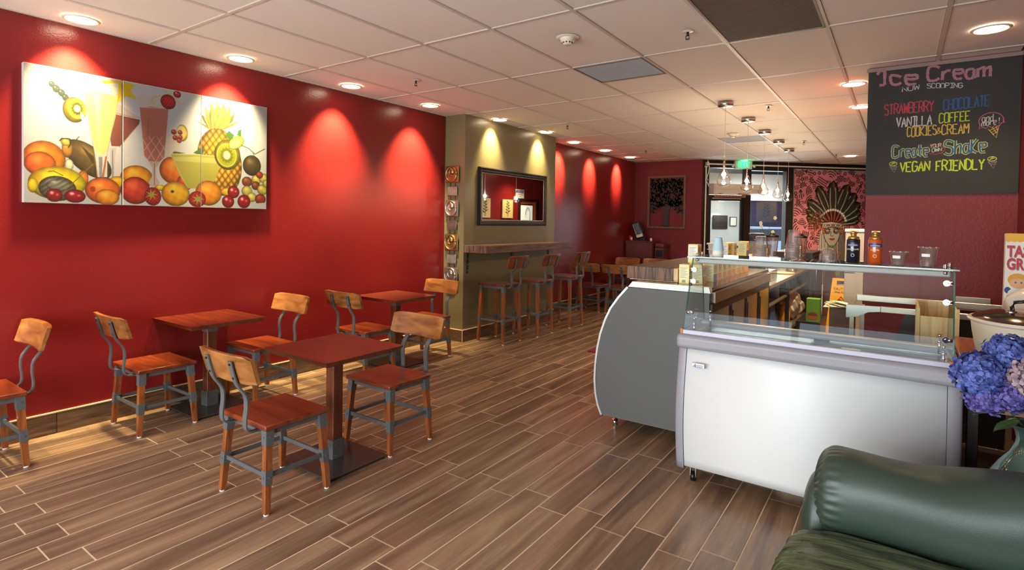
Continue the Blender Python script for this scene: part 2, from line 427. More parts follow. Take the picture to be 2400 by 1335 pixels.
bx('trim_2', mat('brown_trim', (138, 116, 106), .6), -.25, X1, 5.27, 5.28, CZ-.028, CZ, None, b=0)['kind'] = 'structure'

# ------------------------------------------------------------ diagonal shop front in the far corner
SF = bpy.data.objects.new('shop_front', None); COL.objects.link(SF); SF.location = (-3.2, 11.1, 0); SF.rotation_euler = (0, 0, math.atan2(.678, .735)); SF['kind'] = 'group'
def sfo(name, m, s0, s1, d0, d1, z0, z1, kind='structure', b=.003, parent=SF):
    q = MB(); q.box(s0, s1, d0, d1, z0, z1, b); o = q.build(name, m, parent, world=False)
    if kind and parent is SF: o['kind'] = kind
    return o
FR = mat('dark_bronze_frame', (34, 28, 28), .4, metal=.4)
sfo('wall_header', FR, -.02, 4.6, 0, .14, 2.58, CZ+.02)
sfo('wall_mural_side', FR, 3.63, 4.6, .02, .14, 0, 2.58)
d1 = sfo('door_1', FR, .88, 1.02, 0, .1, 0, 2.58)
sfo('door_frame', FR, -.02, .13, 0, .1, 0, 2.58, parent=d1)
sfo('door_header', FR, .13, .88, 0, .1, 1.93, 2.04, parent=d1)
sfo('stile', FR, .13, .19, .02, .07, .02, 1.93, parent=d1)
sfo('stile', FR, .82, .88, .02, .07, .02, 1.93, parent=d1)
sfo('bottom_rail', FR, .19, .82, .02, .07, .02, .2, parent=d1)
sfo('pane', GLASSW, .19, .82, .04, .047, .2, 1.93, parent=d1, b=0)
sfo('push_bar', BRUSH, .2, .81, -.05, -.02, 1.0, 1.05, parent=d1)
sfo('door_closer', SILVER, .2, .8, -.02, 0, 1.965, 1.985, parent=d1)
w1 = sfo('window_1', GLASSW, .13, .88, .04, .047, 2.04, 2.58, b=0)
w2 = sfo('window_2', GLASSW, 1.02, 1.77, .04, .047, .1, 2.55, b=0)
sfo('sill', FR, 1.02, 1.77, 0, .1, 0, .1, parent=w2)
sfo('mullion', FR, 1.77, 1.92, -.01, .12, 0, 2.6, parent=w2)
sfo('trim_3', FR, 1.02, 1.77, 0, .1, 2.545, 2.6)
# what lies outside the door: covered walkway, neighbouring lobby
GR = mat('lobby_plaster', (176, 180, 178), .8, var=.04, vscale=2)
sfo('lobby_wall', GR, -.5, 2.25, 2.4, 2.5, 0, 2.3)
sfo('lobby_fascia', mat('fascia_white', (222, 220, 214), .7), -2.5, 5.0, 1.5, 1.6, 2.02, 2.62)
sfo('lobby_fascia_upper', mat('fascia_navy', (60, 78, 104), .6), 1.95, 5.0, 1.7, 1.76, 2.6, 3.1)
sfo('lobby_sky_wall', mat('far_plaster', (190, 196, 186), .8), -2.5, 1.95, 1.9, 2.0, 2.6, 3.3)
sfo('lobby_side', mat('navy_wall', (34, 44, 74), .6, var=.2, vscale=3), 2.25, 5.4, 2.2, 2.3, 1.42, 2.06)
sfo('lobby_ceiling', GR, -.5, 5.4, 1.6, 4.0, 2.06, 2.1)
sfo('pavement_back', mat('concrete_back', (140, 138, 132), .9, var=.1, vscale=3), -6, 9, .14, 12, -.1, -.02)
sfo('hedge_bank', mat('lawn_green', (62, 92, 44), .9, bump=1, bscale=30, var=.4, vscale=6), -4, 9, 8.5, 9.5, -.05, .9, kind='stuff')

# ------------------------------------------------------------ ceiling fittings
LENS = mat('lamp_lens', (255, 236, 205), .4, emit=(255, 232, 196), es=14)
TRIMW = mat('lamp_trim', (226, 214, 196), .35)
def downlight_proto():
    t = thing('downlight', '', 'downlight', (0, 0, CZ))
    q = MB(); q.lathe([(.083, -.001), (.088, -.007), (.098, -.006), (.104, 0.0)], n=32); q.build('trim_ring', TRIMW, t, world=False)
    q = MB(); q.lathe([(0, -.006), (.04, -.0055), (.083, -.0015)], n=28); q.build('lens', LENS, t, world=False)
    l = bpy.data.lights.new('lamp', 'SPOT'); l.energy = SPOT_W; l.color = (1, .79, .4); l.spot_size = math.radians(74); l.spot_blend = .85; l.shadow_soft_size = .05
    o = bpy.data.objects.new('lamp', l); COL.objects.link(o); o.parent = t; o.location = (0, 0, -.015)
    return t
dl = downlight_proto()
WEAK = dl.children[-1].data.copy() if dl.children[-1].type == 'LIGHT' else None
for c in dl.children:
    if c.type == 'LIGHT': WEAK = c.data.copy()
NARROW = WEAK.copy(); NARROW.spot_size = math.radians(60); NARROW.energy = SPOT_W*.8; OLV = WEAK.copy(); OLV.spot_size = math.radians(74); OLV.energy = SPOT_W*.4; MID = WEAK.copy(); MID.energy = 150; MID.spot_size = math.radians(130)
WEAK.energy = 45; WEAK.spot_size = math.radians(120)
DL = [(-4.384, .3, 'recessed downlight nearest the front windows above the red wall'), (-4.384, 1.356, 'recessed downlight above the left edge of the fruit pictures'), (-4.352, 2.4, 'recessed downlight above the pineapple picture'),
      (-4.324, 3.466, 'recessed downlight over the red wall right of the fruit pictures'), (-4.29, 4.518, 'recessed downlight over the red wall just before the olive column'),
      (-4.13, 5.602, 'recessed downlight over the left half of the framed mirror'), (-4.13, 6.711, 'recessed downlight over the right end of the framed mirror'),
      (-4.28, 7.8, 'recessed downlight over the far red wall, next to the olive column'), (-4.28, 8.935, 'middle downlight of the three over the far red wall'),
      (-4.3, 10.088, 'recessed downlight nearest the far corner of the red wall'), (.436, 4.594, 'large bright downlight in front of the chalkboard'),
      (-.37, 5.747, 'upper of two downlights beside the chalkboard edge'), (-.37, 6.88, 'lower of two downlights beside the chalkboard edge'), (-.764, 11.63, 'small downlight above the pink mural')]
for i, (x, y, lb) in enumerate(DL):
    if i == 0: dl.location = (x, y, CZ); dl['label'] = lb; dl['group'] = 'recessed ceiling downlights'; o = dl
    else: o = dup(dl, (x, y, CZ), 0, lb, 'recessed ceiling downlights')
    for c in o.children:
        if c.type == 'LIGHT':
            if i <= 4: c.rotation_euler = (0, math.radians(21), 0)
            elif i <= 6: c.rotation_euler = (0, math.radians(26), 0); c.data = OLV
            elif i <= 9: c.rotation_euler = (0, math.radians(43), 0); c.data = NARROW
            else: c.data = WEAK if i == 10 else MID; c.rotation_euler = (0, 0, 0)
SPR = [(-3.624, 3.626, 'sprinkler head nearest the red wall and fruit pictures'), (-1.171, 3.641, 'sprinkler head left of the large brown ceiling panel'), (-3.582, 6.341, 'sprinkler head near the olive wall lights'),
       (-1.171, 6.353, 'sprinkler head beside the first pendant lamp'), (-3.636, 9.2, 'sprinkler head near the far red wall'), (-1.209, 9.279, 'sprinkler head right of the pendant row'), (-.95, 11.2, 'farthest sprinkler head, by the downlight over the mural')]
sp = thing('sprinkler', '', 'sprinkler', (0, 0, CZ), group='ceiling sprinkler heads')
q = MB(); q.lathe([(0, -.004), (.03, -.004), (.036, 0)], n=20); q.build('escutcheon', TRIMW, sp, world=False)
q = MB(); q.cyl((0, 0, -.016), .008, .026, 10); q.tube([(-.012, 0, -.028), (-.012, 0, -.042), (0, 0, -.05), (.012, 0, -.042), (.012, 0, -.028), (-.012, 0, -.028)], .0025, 6); q.cyl((0, 0, -.05), .014, .003, 12); q.build('spray_head', BLACKM, sp, world=False)
for i, (x, y, lb) in enumerate(SPR):
    if i == 0: sp.location = (x, y, CZ); sp['label'] = lb
    else: dup(sp, (x, y, CZ), 0, lb)
sd = thing('smoke_detector', 'cream smoke detector on a round plate, near the front of the ceiling', 'smoke detector', (-1.893, 3.329, CZ), group='ceiling smoke detectors')
q = MB(); q.lathe([(0, -.008), (.07, -.008), (.079, 0)], n=32); q.cyl((-.055, 0, -.009), .008, .003, 10, mi=1); q.build('mounting_plate', [CREAM, BLACKM], sd, world=False)
q = MB(); q.lathe([(.052, -.008), (.05, -.022), (.036, -.03), (.032, -.044), (.024, -.05), (0, -.05)], n=32)
for k in range(10):
    a = k*PI/5; q.box(-.005, .005, -.002, .002, -.0415, -.034, loc=(.0345*math.cos(a), .0345*math.sin(a), 0), rot=(0, 0, a+PI/2), mi=1)
q.build('sensor_head', [CREAM, BLACKM], sd, world=False)
dup(sd, (-1.938, 8.092, CZ), 0, 'small distant smoke detector beyond the second pendant lamp')
def vent(nm, lb, rect, kind):
    xa, xb, ya, yb = rect; t = thing(nm, lb, 'ceiling vent' if kind != 'dark' else 'ceiling panel', ((xa+xb)/2, (ya+yb)/2, CZ)); hx, hy = (xb-xa)/2-.013, (yb-ya)/2-.013
    if kind == 'dark':
        m_ = mat('brown_grille', (104, 82, 64), .8, bump=1, bscale=220)
        q = MB(); q.box(-hx, hx, -hy, hy, .004, .02, 0); q.build('mesh_panel', m_, t, world=False)
        q = MB()
        n = int(hy*2/.02)
        for k in range(n): q.box(-hx, hx, -hy+k*.02, -hy+k*.02+.008, .001, .005)
        stuff(q.build('grille_slats', mat('brown_slat', (84, 66, 52), .7), t, world=False))
    else:
        m_ = mat('vent_grey', (172, 170, 172), .5, metal=.1, var=.12, vscale=12)
        q = MB(); q.box(-hx, hx, -hy, hy, .004, .02, 0); q.build('core_panel', m_, t, world=False)
        q = MB(); n = int(hx*2/.0125)
        for k in range(n): q.box(-hx+k*.0125, -hx+k*.0125+.002, -hy, hy, 0, .006)
        n = int(hy*2/.0125)
        for k in range(n): q.box(-hx, hx, -hy+k*.0125, -hy+k*.0125+.002, 0, .0055)
        stuff(q.build('egg_crate_grid', m_, t, world=False))
    q = MB()
    for a, b, c, d in ((-hx-.006, hx+.006, -hy-.006, -hy+.008), (-hx-.006, hx+.006, hy-.008, hy+.006), (-hx-.006, -hx+.008, -hy, hy), (hx-.008, hx+.006, -hy, hy)): q.box(a, b, c, d, -.002, .006)
    q.build('frame', mat('vent_frame', (120, 112, 104), .5, metal=.3), t, world=False)
r_ = VPOS['light']; vent('ceiling_vent', 'grey egg-crate ceiling vent right of the near smoke detector', (r_[0], r_[1], r_[2], (r_[2]+r_[3])/2), 'light')
vent('ceiling_panel', 'large brown mesh panel in the ceiling at the top of the picture', VPOS['dark'], 'dark')
r_ = VPOS['far']; vent('ceiling_vent', 'distant grey ceiling vent above the far pendant lamps', (r_[0], r_[1], r_[2], (r_[2]+r_[3])/2), 'light')

# ------------------------------------------------------------ pendants
PG = glass('pendant_glass', (1, .97, .92), 1.5, .03, 2.6, 1, 0, .02)
BULB = mat('bulb', (255, 240, 215), .3, emit=(255, 226, 180), es=60)
pn = thing('pendant_lamp', '', 'pendant lamp', (0, 0, 0), group='row of teardrop pendant lamps')
q = MB(); q.lathe([(0, CZ-.001), (.072, CZ-.001), (.078, CZ-.008), (.078, CZ-.036), (.07, CZ-.044), (0, CZ-.044)], n=32); q.build('canopy', BRUSH, pn, world=False)
q = MB(); q.tube([(0, 0, CZ-.04), (0, 0, 2.14)], .0018, 6); q.build('cord', mat('pale_cord', (190, 178, 160), .4), pn, world=False)
q = MB(); q.lathe([(.006, 2.15), (.009, 2.145), (.011, 2.11), (.016, 2.07), (.03, 2.02), (.054, 1.96), (.066, 1.925), (.067, 1.905), (.058, 1.88), (.036, 1.862), (0, 1.856)], n=32); q.build('glass_drop', PG, pn, world=False)
q = MB(); q.lathe([(0, 2.118), (.007, 2.118), (.008, 2.1), (.008, 2.02), (.004, 2.01), (0, 2.01)], n=12); q.build('socket', CHROME, pn, world=False)
q = MB(); q.lathe([(0, 2.012), (.007, 2.0), (.012, 1.975), (.012, 1.95), (.006, 1.935), (0, 1.932)], n=14); q.build('bulb', BULB, pn, world=False)
q = MB(); q.lathe([(0, 1.885), (.014, 1.88), (.02, 1.87), (.012, 1.864), (0, 1.862)], n=14); q.build('reflector_dot', CHROME, pn, world=False)
pl_ = bpy.data.lights.new('lamp', 'POINT'); pl_.energy = PENDANT_W; pl_.color = (1, .8, .55); pl_.shadow_soft_size = .03
po = bpy.data.objects.new('lamp', pl_); COL.objects.link(po); po.parent = pn; po.location = (0, 0, 1.96)
names = ['nearest and largest of the five clear teardrop pendant lamps, left end of the row', 'second teardrop pendant lamp, hanging in front of the exit sign', 'middle teardrop pendant lamp, hanging right of the air unit', 'fourth teardrop pendant lamp, second from the mural', 'farthest teardrop pendant lamp, just left of the pink mural']
for i, (x, y) in enumerate([(-1.505, 5.954), (-1.5, 6.97), (-1.51, 7.99), (-1.505, 9.01), (-1.53, 10.1)]):
    if i == 0: pn.location = (x, y, 0); pn['label'] = names[0]
    else: dup(pn, (x, y, 0), 0, names[i])

# ------------------------------------------------------------ dining chairs and bar stools
FOOTW = mat('white_glide', (236, 234, 228), .4)
def seat_set(name, cat, sh, hw, hd, collar, back, group, bwood=None):
    """sh seat height, footprint half sizes hw hd, collar heights, back (z0,z1)"""
    t = thing(name, '', cat, group=group)
    q = MB(); vs = q.box(-hw+.012, hw-.012, -hd-.002, hd+.008, sh-.026, sh, .006, 2)
    q.build('seat', WOODS, t, world=False)
    zt = sh-.03
    q = MB()
    ax, ay = hw-.045, hd-.03
    q.box(-ax, ax, -ay-.006, -ay+.006, zt-.026, zt+.003); q.box(-ax, ax, ay-.006, ay+.006, zt-.026, zt+.003)
    q.box(-ax-.006, -ax+.006, -ay, ay, zt-.026, zt+.003); q.box(ax-.006, ax+.006, -ay, ay, zt-.026, zt+.003)
    q.build('apron_rail', STEEL, t, world=False)
    c0, c1 = collar
    def at(sx, sy, z):
        k = (zt-z)/zt
        return Vector((sx*(hw-.028-.014+(.03)*k), sy*(hd-.028+(.024)*k), z))
    for sx in (-1, 1):
        for sy in (-1, 1):
            def seg(m, z0, z1, w0, w1):
                a, b = at(sx, sy, z0), at(sx, sy, z1); lo = []; hi = []
                for dx, dy in ((-1, -1), (1, -1), (1, 1), (-1, 1)):
                    lo.append(m.bm.verts.new((a.x+dx*w0/2, a.y+dy*w0/2, a.z))); hi.append(m.bm.verts.new((b.x+dx*w1/2, b.y+dy*w1/2, b.z)))
                m.bm.faces.new(lo[::-1]); m.bm.faces.new(hi)
                for i in range(4): m.bm.faces.new((lo[i], lo[(i+1) % 4], hi[(i+1) % 4], hi[i]))
            m = MB(); seg(m, .009, zt-.07, .028, .036); leg = m.build('leg', WOODL, t, world=False)
            m = MB(); seg(m, zt-.072, zt+.003, .041, .043); p = at(sx, sy, zt-.03)
            m.cyl((p.x, p.y+sy*.0215, p.z), .0045, .006, 8, 'y'); m.cyl((p.x+sx*.0215, p.y, p.z), .0045, .006, 8, 'x'); m.build('bracket', STEEL, leg, world=False)
            m = MB(); seg(m, c0, c1, .0365, .0385); p = at(sx, sy, (c0+c1)/2)
            m.cyl((p.x, p.y+sy*.0195, p.z), .0045, .006, 8, 'y'); m.cyl((p.x+sx*.0195, p.y, p.z), .0045, .006, 8, 'x'); m.build('collar', STEEL, leg, world=False)
            m = MB(); p = at(sx, sy, .005); m.cyl((p.x, p.y, .005), .0135, .01, 12); m.build('foot_glide', FOOTW, leg, world=False)
    zc = (c0+c1)/2+.004
    P = {(sx, sy): at(sx, sy, zc) for sx in (-1, 1) for sy in (-1, 1)}
    for a, b in (((-1, -1), (1, -1)), ((-1, 1), (1, 1)), ((-1, -1), (-1, 1)), ((1, -1), (1, 1))):
        m = MB(); m.tube([P[a], P[b]], 0, flat=(.011, .022), up=(0, 0, 1)); m.build('stretcher', STEEL, t, world=False)
    # curved back board on two bent straps
    z0, z1 = back; lean = .075; yb = -hd-.085
    m = MB(); n = 10; W = hw+.02; th = .02
    def bp(u, v, d):
        x = W*u; cur = .03*(1-u*u); return (x, yb-cur*1-lean*(v-.5)*.55+d, z0+(z1-z0)*v)
    F = [[(m.bm.verts.new(bp(-1+2*i/n, v, 0)), m.bm.verts.new(bp(-1+2*i/n, v, th))) for v in (0, .06, .94, 1)] for i in range(n+1)]
    # round the corners a little
    for i in (0, n):
        for k, v in ((0, 1), (3, -1)):
            for vv in F[i][k]: vv.co.z += .012*v
    for i in range(n):
        for k in range(3):
            for s_, r in ((0, 1), (1, -1)):
                f = m.bm.faces.new([F[i][k][s_], F[i+1][k][s_], F[i+1][k+1][s_], F[i][k+1][s_]][::r]); f.smooth = True
        m.bm.faces.new((F[i][0][0], F[i][0][1], F[i+1][0][1], F[i+1][0][0])); m.bm.faces.new((F[i][3][0], F[i+1][3][0], F[i+1][3][1], F[i][3][1]))
    for i in (0, n):
        for k in range(3): m.bm.faces.new((F[i][k][0], F[i][k+1][0], F[i][k+1][1], F[i][k][1]))
    m.build('backrest', bwood or WOODB, t, world=False)
    for sx in (-1, 1):
        x = sx*hw*.5; u = x/W; c = .03*(1-u*u)
        ctrl = [(-hd+.06, sh-.036), (-hd-.005, sh-.04), (-hd-.034, sh-.034), (-hd-.05, sh-.012), (-hd-.052, sh+.03), (-hd-.046, sh+.09), (-hd-.054, sh+.15), (yb-c+lean*.2-.006, z0+.005), (yb-c-lean*.2-.006, z1-.03)]
        pts = []
        for i in range(len(ctrl)-1):
            p0, p1, p2, p3 = (Vector((0,)+tuple(ctrl[max(0, min(len(ctrl)-1, j))])) for j in (i-1, i, i+1, i+2))
            for s_ in range(4):
                tt = s_/4; pts.append(.5*((2*p1)+(-p0+p2)*tt+(2*p0-5*p1+4*p2-p3)*tt*tt+(-p0+3*p1-3*p2+p3)*tt**3))
        pts.append(Vector((0,)+tuple(ctrl[-1])))
        pts = [Vector((x, p.y, p.z)) for p in pts]
        m = MB(); m.tube(pts, 0, flat=(.028, .007), up=None, mi=0) if False else None
        vs = []
        for i, p in enumerate(pts):
            tv = (pts[min(i+1, len(pts)-1)]-pts[max(i-1, 0)]).normalized(); nn = Vector((0, -tv.z, tv.y))
            vs.append([m.bm.verts.new(p+Vector((a*.017, 0, 0))+nn*b*.0035) for a, b in ((-1, -1), (1, -1), (1, 1), (-1, 1))])
        for A_, B_ in zip(vs, vs[1:]):
            for j in range(4): m.bm.faces.new((A_[j], A_[(j+1) % 4], B_[(j+1) % 4], B_[j]))
        m.bm.faces.new(vs[0]); m.bm.faces.new(vs[-1][::-1])
        for z in (z0+.03, z1-.045):
            v = (z-z0)/(z1-z0); m.cyl((x, yb-c-lean*(v-.5)*.55-.014, z), .006, .008, 8, 'y', mi=1)
        m.build('back_strap', [STEEL, BLACKM], t, world=False)
    return t
chair = seat_set('dining_chair', 'chair', .438, .22, .18, (.148, .218), (.655, .80), None)
CH = [(-2.72, 1.705, 0, 'dining chair nearest the viewer, seen from behind, at the front table', 'chairs at the front square table'),
      (-2.745, 2.535, PI, 'dining chair on the far side of the front table, facing the viewer', 'chairs at the front square table'),
      (-4.27, 1.75, 0, 'dining chair left of the wall table below the fruit pictures, back to the viewer', 'chairs at the wall table under the pictures'),
      (-4.265, 2.545, PI, 'dining chair right of the wall table below the fruit pictures, facing the viewer', 'chairs at the wall table under the pictures'),
      (-4.12, 3.5, 0, 'dining chair left of the third table, mostly hidden behind the front table', 'chairs at the table by the olive column'),
      (-4.14, 4.32, PI, 'dining chair right of the third table, in front of the olive column', 'chairs at the table by the olive column'),
      (-4.3, .83, PI, 'dining chair cut off by the left edge of the picture', 'chairs by the left edge'),
      (-4.19, 8.37, 0, 'distant dining chair, left one of the near pair at the far table', 'chairs at the far table'),
      (-3.66, 8.37, 0, 'distant dining chair, right one of the near pair at the far table', 'chairs at the far table'),
      (-4.22, 9.62, PI, 'distant dining chair behind the far table, left one', 'chairs at the far table'),
      (-3.72, 9.75, PI, 'distant dining chair behind the far table, right one near the rustic box', 'chairs at the far table')]
for i, (x, y, r, lb, g) in enumerate(CH):
    if i == 0: chair.location = (x, y, 0); chair['label'] = lb; chair['group'] = g
    else: dup(chair, (x, y, 0), r, lb, g)
stool = seat_set('bar_stool', 'bar stool', .71, .19, .19, (.235, .305), (.9, 1.05), 'bar stools at the wall shelf', WOODB_DIM)
for i, (x, y, lb) in enumerate([(-3.975, 5.447, 'bar stool nearest the viewer under the wall shelf'), (-3.907, 6.095, 'middle bar stool under the wall shelf'), (-3.878, 6.875, 'farthest bar stool, at the right end of the wall shelf')]):
    if i == 0: stool.location = (x, y, 0); stool.rotation_euler = (0, 0, PI/2); stool['label'] = lb
    else: dup(stool, (x, y, 0), PI/2, lb)

# ------------------------------------------------------------ square cafe tables
def table_proto():
    t = thing('cafe_table', '', 'table', group='square wooden cafe tables')
    h = .69; m = MB()
    a, b = .298, .282
    # thick top whose edge slants inward underneath, planks glued side by side
    n = 5
    for k in range(n):
        y0 = -b+2*b*k/n; y1 = -b+2*b*(k+1)/n
        vs = m.box(-a, a, y0, y1-.0004, h-.032, h, 0)
        for v in vs:
            if v.co.z < h-.02: v.co.x *= 1-.022/a; v.co.y = v.co.y*(1-.022/b)
    o = m.build('table_top', WOODT, t, world=False)
    m = MB(); m.box(-.036, .036, -.036, .036, .13, h-.1, .004); m.build('post', WOODF, t, world=False)
    m = MB(); m.box(-.042, .042, -.042, .042, h-.104, h-.033, .002); m.box(-.09, .09, -.03, .03, h-.036, h-.032)
    for s in (-1, 1):
        m.cyl((s*.02, -.043, h-.06), .004, .004, 8, 'y'); m.cyl((.043, s*.02, h-.06), .004, .004, 8, 'x')
    m.build('top_collar', STEEL, t, world=False)
    m = MB(); m.box(-.043, .043, -.043, .043, .022, .135, .002)
    for s in (-1, 1):
        for z in (.045, .105): m.cyl((s*.022, -.044, z), .004, .004, 8, 'y'); m.cyl((.044, s*.022, z), .004, .004, 8, 'x')
    m.build('base_collar', STEEL, t, world=False)
    m = MB(); m.box(-.235, .235, -.212, .212, .014, .022, .002); m.build('base_plate', DSTEEL, t, world=False)
    for sx in (-1, 1):
        for sy in (-1, 1):
            m = MB(); m.cyl((sx*.215, sy*.19, .004), .013, .008, 12); m.cyl((sx*.215, sy*.19, .012), .005, .016, 8); m.build('levelling_foot', BLACKM, t, world=False)
    return t
tb = table_proto()
TB = [(-2.775, 2.125, 'front square table with a dark red-brown top, nearest the viewer'), (-4.3, 2.145, 'square table against the red wall under the fruit pictures'), (-4.17, 3.93, 'square table against the red wall beside the olive column'),
      (-4.13, 9.0, 'far square table between four chairs, left half'), (-3.53, 9.0, 'far square table between four chairs, right half partly hidden by a chair')]
for i, (x, y, lb) in enumerate(TB):
    if i == 0: tb.location = (x, y, 0); tb['label'] = lb
    else: dup(tb, (x, y, 0), 0, lb)

# ------------------------------------------------------------ wall shelf bar with brackets
sh = thing('bar_shelf', 'thick rustic brown wooden bar shelf on the olive wall above the stools', 'shelf', (-4.1, 6.1, 1.07))
bx('shelf_board', RUST, -4.27, -3.93, 5.11, 7.17, 1.075, 1.163, sh, .004)
bx('end_cap', RUSTE, -4.268, -3.932, 5.104, 5.112, 1.077, 1.161, sh, .002)
for y in (5.17, 6.1, 7.05):
    q = MB(); q.box(-4.27, -4.26, y-.014, y+.014, .82, 1.075, .001); q.box(-4.27, -4.0, y-.014, y+.014, 1.068, 1.076, .001)
    for z in (.86, .93, 1.0): q.cyl((-4.257, y, z), .005, .005, 8, 'x', mi=1)
    q.build('bracket', [BLACKM, BRUSH], sh)

# ------------------------------------------------------------ framed mirror
mr = thing('mirror', 'wide black framed mirror on the olive wall above the bar shelf', 'mirror', (-4.25, 6.14, 1.76))
MIR = mat('mirror_glass', (235, 235, 235), .015, metal=1)
bx('mirror_glass', MIR, -4.252, -4.25, 5.43, 6.85, 1.475, 2.055, mr, 0)
FRB = mat('black_frame', (20, 16, 15), .35)
q = MB()
def frame_side(q, y0, z0, y1, z1, inn):
    # mitred moulding: outer rect (5.35..6.93, 1.40..2.12), stepped profile
    pass
prof = [(0, .0), (0, .035), (.012, .042), (.03, .03), (.05, .03), (.062, .018), (.075, .012), (.075, 0)]
O_ = (5.352, 1.402, 6.928, 2.122)
rings = []
for (ins, dep) in prof:
    rings.append([q.bm.verts.new((-4.27+dep, y, z)) for y, z in ((O_[0]+ins, O_[1]+ins), (O_[2]-ins, O_[1]+ins), (O_[2]-ins, O_[3]-ins), (O_[0]+ins, O_[3]-ins))])
for A_, B_ in zip(rings, rings[1:]):
    for j in range(4): q.bm.faces.new((A_[j], A_[(j+1) % 4], B_[(j+1) % 4], B_[j]))
q.build('frame', FRB, mr)
q = MB()
I_ = (5.352+.064, 1.402+.064, 6.928-.064, 2.122-.064)
for a, b, c, d in ((I_[0], I_[2], I_[1], I_[1]+.006), (I_[0], I_[2], I_[3]-.006, I_[3]), (I_[0], I_[0]+.006, I_[1], I_[3]), (I_[2]-.006, I_[2], I_[1], I_[3])): q.box(-4.254, -4.25, a, b, c, d)
q.build('inner_bead', SILVER, mr)

# ------------------------------------------------------------ hanging metal wall sculpture on the column end
sc_ = thing('wall_sculpture', 'hanging column of seven bronze and silver relief tiles on the olive column end', 'wall sculpture', (-4.44, 5.1, 1.4))
BRZ = mat('bronze_leaf', (176, 146, 96), .3, metal=.95, bump=.3, bscale=60, var=.45, vscale=14)
SLV = mat('silver_leaf', (186, 178, 168), .3, metal=.95, bump=.3, bscale=60, var=.4, vscale=14)
PEW = mat('pewter_leaf', (146, 130, 118), .35, metal=.9, bump=.3, bscale=60, var=.4, vscale=20)
def swirl(z, m):
    q = MB(); q.box(-4.545, -4.335, 5.066, 5.078, z-.1, z+.1, .006)
    o = q.build('relief_tile', m, sc_)
    q = MB()
    # oval ring
    pts = [(-4.445+.082*math.cos(a), 5.06, z+.088*math.sin(a)) for a in [2*PI*i/28 for i in range(29)]]
    q.tube(pts, .012, 8, up=(0, 1, 0))
    # comma: spiral arm thickening into a ball
    arm = []; rad = []
    for i in range(16):
        a = math.radians(60+i*16); r = .075-.0035*i
        arm.append((-4.44+r*.75*math.cos(a), 5.062, z+.006+r*.8*math.sin(a))); rad.append(.35+.05*i if i < 8 else .75-.04*(i-8))
    q.tube(arm, .013, 7, radii=rad, up=(0, 1, 0))
    q.sph((-4.43, 5.06, z+.028), .034, 1, .55, 1)
    q.tube([(-4.43, 5.062, z+.05), (-4.455, 5.062, z+.072), (-4.48, 5.062, z+.07)], .014, 7, radii=[1, .7, .25])
    q.build('swirl_relief', m, o)
for z, m in ((2.01, BRZ), (1.6, SLV), (1.19, BRZ), (.79, SLV)): swirl(z, m)
for z, m, rib in ((1.81, SLV, 1), (1.4, PEW, 0), (.99, SLV, 1)):
    q = MB(); q.box(-4.518, -4.362, 5.07, 5.08, z-.058, z+.058, .006)
    for k in range(7):
        if rib: q.box(-4.508+k*.021, -4.496+k*.021, 5.065, 5.072, z-.05, z+.05, .002)
        else: q.box(-.006, .006, 5.066, 5.072, -.06, .06, 0, loc=(-4.5+k*.02, 0, z), rot=(0, math.radians(0), 0)) if abs(k-3) < 4 else None
    q.build('ribbed_tile', m, sc_)
q = MB()
for x in (-4.478, -4.402): q.tube([(x, 5.086, 2.1), (x, 5.086, .7)], .003, 6)
q.build('hanging_wire', BLACKM, sc_)
q = MB(); q.box(-4.46, -4.42, 5.086, 5.1, 2.06, 2.09); q.box(-4.46, -4.42, 5.08, 5.1, 1.18, 1.2); q.build('wall_hook', BLACKM, sc_)

ol = thing('wall_outlet', 'small white wall outlet low on the red wall behind the left chair', 'outlet', (-4.58, 1.805, .3))
bx('cover_plate', WHITE, -4.5795, -4.573, 1.77, 1.84, .272, .33, ol, .002)
for z in (.288, .312): bx('socket_face', CREAM, -4.5735, -4.5715, 1.79, 1.82, z-.009, z+.009, ol, .001)

# ------------------------------------------------------------ ice cream display freezer
fz = thing('display_freezer', 'long white ice cream display freezer with grey trim and a glass sneeze guard', 'freezer', (-.39, 3.45, 0))
FX0, FX1, FY0, FY1 = -1.0, .235, 3.09, 3.585
def fprof(z):   # bulging front: returns y of the front face at height z
    t = (z-.1)/(.84-.1); return FY0+.055*(1-math.sin(PI*min(1, max(0, t*.9+.12))))**1.0
n = 14
# body sides and back as one shell with the bulged front
q = MB(); pr = [(fprof(.1+.5*i/n)+.004, .1+.5*i/n) for i in range(n+1)]+[(FY1, .6), (FY1, .1)]
q.prism(pr, FX0+.03, FX1-.03, 'yz'); q.box(FX0+.03, FX1-.03, FY0+.04, FY0+.07, .59, .78); q.box(FX0+.03, FX1-.03, FY1-.06, FY1, .59, .78); q.box(FX0+.03, FX0+.055, FY0+.04, FY1, .59, .78); q.box(FX1-.05, FX1-.03, FY0+.04, FY1, .59, .78); q.build('cabinet_body', GREYT, fz)
# white front panel
q = MB(); zs = [.1+(.765-.1)*i/n for i in range(n+1)]
pr = [(fprof(z)-.007, z) for z in zs]+[(fprof(z)+.004, z) for z in zs[::-1]]
q.prism(pr, -.965, .19, 'yz'); o = q.build('front_panel', PANELW, fz)
for p in o.data.polygons: p.use_smooth = abs(p.normal.x) < .5 and len(p.vertices) == 4
